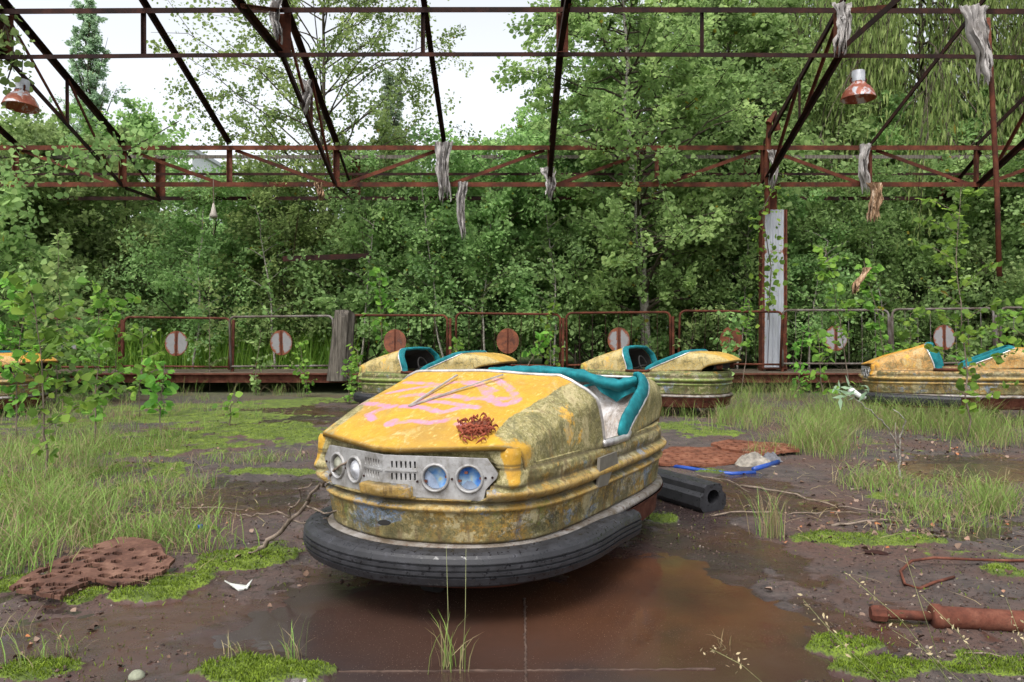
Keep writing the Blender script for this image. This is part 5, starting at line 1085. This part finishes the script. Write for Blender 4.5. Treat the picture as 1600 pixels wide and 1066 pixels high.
GR = [(1150, 655, 90, 16, .24, 1.6), (1300, 665, 130, 20, .28, 2.4), (1280, 700, 50, 14, .30, 1.4), (1450, 665, 160, 18, .26, 2.2), (1560, 690, 80, 14, .28, 1.3), (1100, 630, 70, 8, .3, 1), (1400, 625, 200, 6, .30, 1.3), (1230, 620, 120, 5, .35, 1), (1540, 800, 50, 18, .16, .8), (1380, 760, 50, 12, .13, .6), (1480, 820, 80, 14, .10, .5), (1020, 640, 50, 8, .2, .4), (1440, 800, 40, 10, .12, .4), (1000, 618, 110, 7, .36, 1.6), (1440, 640, 150, 8, .36, 2.0), (600, 628, 70, 5, .3, .5), (1250, 690, 90, 26, .12, 1.0), (1480, 770, 110, 20, .12, .8), (1010, 650, 90, 4, .30, 1.5), (1440, 668, 150, 5, .32, 2.0), (640, 648, 60, 3, .25, .3)]
for nm, reg, n, sd_ in (('grass', GL, 11500, 1), ('grass', GR, 17500, 2)):
    base, h, lean, w, st_ = field(reg, n, .9 if sd_ == 1 else 1.08, sd_)
    rv = np.random.default_rng(sd_ + 5); v = np.clip(rv.normal(.62, .2, len(base)), .2, .95)
    tag(blades(nm, base[~st_], h[~st_], lean[~st_], w[~st_], v[~st_], GRASS, None, sd_), kind='stuff')
    tag(blades('dry_grass', base[st_], h[st_] * .9, lean[st_], w[st_] * .8, rv.random(st_.sum()) * .8, STRAW, None, sd_ + 9), kind='stuff')
rv = np.random.default_rng(40); n_ = 5200; x_ = (rv.uniform(-200, 560, n_) - 800) / F * 15.6; y_ = rv.uniform(15.0, 16.6, n_)
tag(blades('tall_weeds', np.stack([x_, y_, ground_h(x_, y_)], 1), rv.uniform(.5, 1.25, n_), rv.normal(size=(n_, 2)) * .18, rv.uniform(.012, .03, n_), np.clip(rv.normal(.7, .2, n_), .2, .95), LEAFN, None, 41), kind='stuff')
def tuft(px, py, hgt, n, label, seed, mix=.4, spread=.03, ln=.35, w=.003):
    rng = np.random.default_rng(seed); rt = empty('grass_tuft', gp(px, py), label=label, cat='grass tuft', group='single grass tufts')
    for nm, mt, m in (('green_blades', GRASS, int(n * (1 - mix))), ('dry_blades', STRAW, int(n * mix))):
        if m < 1: continue
        b = np.concatenate([rng.normal(size=(m, 2)) * spread, np.zeros((m, 1))], 1); h = hgt * (.4 + .65 * rng.random(m)); blades(nm, b, h, rng.normal(size=(m, 2)) * h[:, None] * ln, np.full(m, w), np.clip(rng.normal(.6, .2, m), .1, .95), mt, rt, seed)
for a_ in ((702, 1046, .20, 34, 'wispy grass tuft rising from the puddle in front of the car', 1, .5, .022, .3), (455, 1036, .15, 26, 'thin dry grass tuft on the moss left of the puddle', 2, .6, .02, .3), (368, 1030, .09, 16, 'tiny withered tuft beside the thin dry one', 3, .7, .015, .5), (1205, 842, .30, 90, 'straw coloured tuft below the long stick', 4, .75, .03, .25), (1130, 1010, .07, 6, 'small sprig with seeds in the puddle edge', 5, 1, .02, .9),
        (45, 1040, .12, 30, 'grass tuft in the lower left corner', 6, .4, .05, .4), (105, 1030, .13, 20, 'grass tuft right of the lower left corner one', 7, .4, .03, .4), (1560, 790, .22, 120, 'green grass clump near the right edge', 8, .3, .05, .35), (1280, 705, .34, 160, 'bushy grass clump behind the white rag', 9, .3, .06, .35), (300, 755, .2, 26, 'sparse tuft at the edge of the wet floor at left', 10, .4, .04, .3),
        (500, 712, .24, 8, 'few tall straws just left of the car nose', 11, .9, .03, .4), (1000, 588, .6, 26, 'tall grass growing inside the middle car', 12, .2, .12, .3, .006), (25, 1000, .15, 14, 'sparse stalks at the left edge', 13, .6, .03, .4), (1330, 760, .18, 40, 'grass clump left of the bare sapling', 14, .4, .05, .4)): tuft(*a_)
# two thin straws in front of the tyre and the seed-head grasses at the lower right
def stalk(pts, label, seeds=0, seed=0, r=.0012):
    rng = np.random.default_rng(seed); p = resample(np.array(pts, float), 14); rt = empty('grass_stalk', p[0], label=label, cat='grass stalk', group='tall thin grass stalks'); m_ = MB(); m_.tube(p - p[0], np.linspace(r, r * .4, 14), 5); m_.build('stem', STRAWM, rt)
    if seeds:
        k_ = rng.integers(8, 14, seeds); b = p[k_] - p[0]; bb = b + rng.normal(size=(seeds, 3)) * [.014, .008, .010]
        leafset('seed_head', bb, .013, rng, WIL * [2.2, 1, 1], RHF, -.2, .3, STRAWM2, rt)
STRAWM = plain('straw_stem', (.26, .28, .12), .7); STRAWM2 = plain('seed_husk', (.36, .30, .17), .7)
stalk([gp(722, 1045), P(727, 960, 2.2), P(728, 858, 2.25)], 'thin upright straw before the middle of the tyre')
stalk([gp(698, 1045), P(700, 960, 2.2), P(697, 850, 2.25)], 'thin upright straw left of the other one before the tyre')
for i, (bp_, mp_, tp_, lb_) in enumerate((((1400, 1090), (1310, 1000), (1256, 938), 'seed-head grass arching furthest left at the lower right'), ((1500, 1090), (1410, 970), (1326, 898), 'seed-head grass with the highest feathery tip'), ((1560, 1080), (1500, 990), (1440, 930), 'seed-head grass arching over the rusty pipe'), ((1520, 1085), (1450, 1020), (1395, 985), 'low seed-head grass below the thin rod'), ((1210, 1085), (1160, 1040), (1110, 1014), 'short seed-head grass at the bottom of the puddle'), ((1610, 1040), (1590, 980), (1573, 934), 'seed-head grass at the right edge'), ((1480, 1070), (1445, 960), (1415, 868), 'green stalk standing before the bent wire'))):
    d = 1.95; stalk([gp(*bp_), P(*mp_, d), P(*tp_, d)], lb_, 26 if i < 6 else 0, i, .0014)
# moss tufts: short dense fibres on the mossy ground
rng = np.random.default_rng(11); n = 650000; yy = 1.95 + 7.5 * rng.random(n) ** 2.0; xx = (rng.random(n) * 2 - 1) * (yy * .72 + .2); mmv, wav, wev = masks(xx, yy)
keep = (mmv * (1 - wav) * (.75 + .6 * fbm(xx, yy, 14, 3, 2)) > .35 + .45 * rng.random(n)) | ((rng.random(n) < .012) & (wav < .1)); xx, yy, mmv = xx[keep], yy[keep], mmv[keep]
zz = ground_h(xx, yy); n = len(xx); hh = (.005 + .011 * rng.random(n)) * (.7 + 1.6 * np.clip(fbm(xx, yy, 16, 3, 5) + .3, 0, 1))
tag(blades('moss', np.stack([xx, yy, zz - .002], 1), hh, rng.normal(size=(n, 2)) * .006, np.full(n, .0032), np.clip(rng.normal(.5, .25, n), 0, .95), mat_leaf('moss_fibre', (.045, .065, .010), (.11, .165, .014), (.21, .29, .025), .25), None, 4), kind='stuff')
# crumbs and dead leaves
rng = np.random.default_rng(12); n = 42000; yy = 1.9 + 7 * rng.random(n) ** 1.6; xx = (rng.random(n) * 2 - 1) * (yy * .72 + .2); mk, wk, ek = masks(xx, yy)
cl_ = fbm(xx, yy, 1.6, 4, 70); keep = (wk < .25) & (cl_ + .25 * rng.random(n) - ek * .08 > .07); xx, yy = xx[keep], yy[keep]; n = len(xx); zz = ground_h(xx, yy)
OCT = np.array([(1, 0, 0), (0, 1, 0), (-1, 0, 0), (0, -1, 0), (0, 0, .8), (.1, .1, -.5)]); sz = .0025 + .0065 * rng.random(n) ** 3
V = np.stack([xx, yy, zz], 1)[:, None] + sz[:, None, None] * (OCT[None] + rng.normal(size=(n, 6, 3)) * .25)
k = NM('soil_crumbs', .9, 0, .2); k.col(k.ramp(k.attr('var'), [(0, (.018, .013, .011)), (.6, (.06, .042, .035)), (.9, (.11, .075, .06)), (1, (.22, .19, .16))]))
tag(link('soil_crumbs', fastmesh('soil_crumbs', V, 6, [(0, 1, 4), (1, 2, 4), (2, 3, 4), (3, 0, 4), (1, 0, 5), (2, 1, 5), (3, 2, 5), (0, 3, 5)], rng.random(n)), k.m), kind='stuff')
rng = np.random.default_rng(13); n = 1500; u = np.concatenate([rng.normal(1450, 110, 750), rng.normal(150, 130, 450), rng.uniform(0, 1600, 300)]); v = np.concatenate([rng.normal(705, 22, 500), rng.normal(815, 22, 250), rng.normal(760, 60, 450), rng.uniform(620, 1060, 300)])
v = np.clip(v, 605, 1060); d = H * F / (v - 526); x = (u - 800) / F * d; mk, wk, ek = masks(x, d); ok = wk < .3; x, d = x[ok], d[ok]
pos = np.stack([x, d, ground_h(x, d) + .008], 1)
k = NM('dead_leaf', .8, 0, .2); k.col(k.ramp(k.attr('var'), [(0, (.05, .03, .022)), (.5, (.13, .08, .055)), (.9, (.24, .17, .13)), (1, (.34, .12, .04))]))
tag(leafset('dead_leaves', pos, .022, rng, ASP * [1, 1, 5], ASPF, 0, 3.0, k.m, None, None, rng.random(len(pos))), kind='stuff')
n = 900; u = np.concatenate([rng.normal(1420, 130, 450), rng.normal(120, 130, 450)]); v = np.clip(np.concatenate([rng.normal(760, 50, 450), rng.normal(800, 60, 450)]), 620, 1060); d = H * F / (v - 526); x = (u - 800) / F * d
ln_ = rng.normal(size=(n, 2)); ln_ /= np.linalg.norm(ln_, axis=1)[:, None]
tag(blades('straw_litter', np.stack([x, d, ground_h(x, d) + .006], 1), np.full(n, .01) + .02 * rng.random(n), ln_ * (.05 + .15 * rng.random(n))[:, None], np.full(n, .004), rng.random(n) * .6, STRAW, None, 6), kind='stuff')
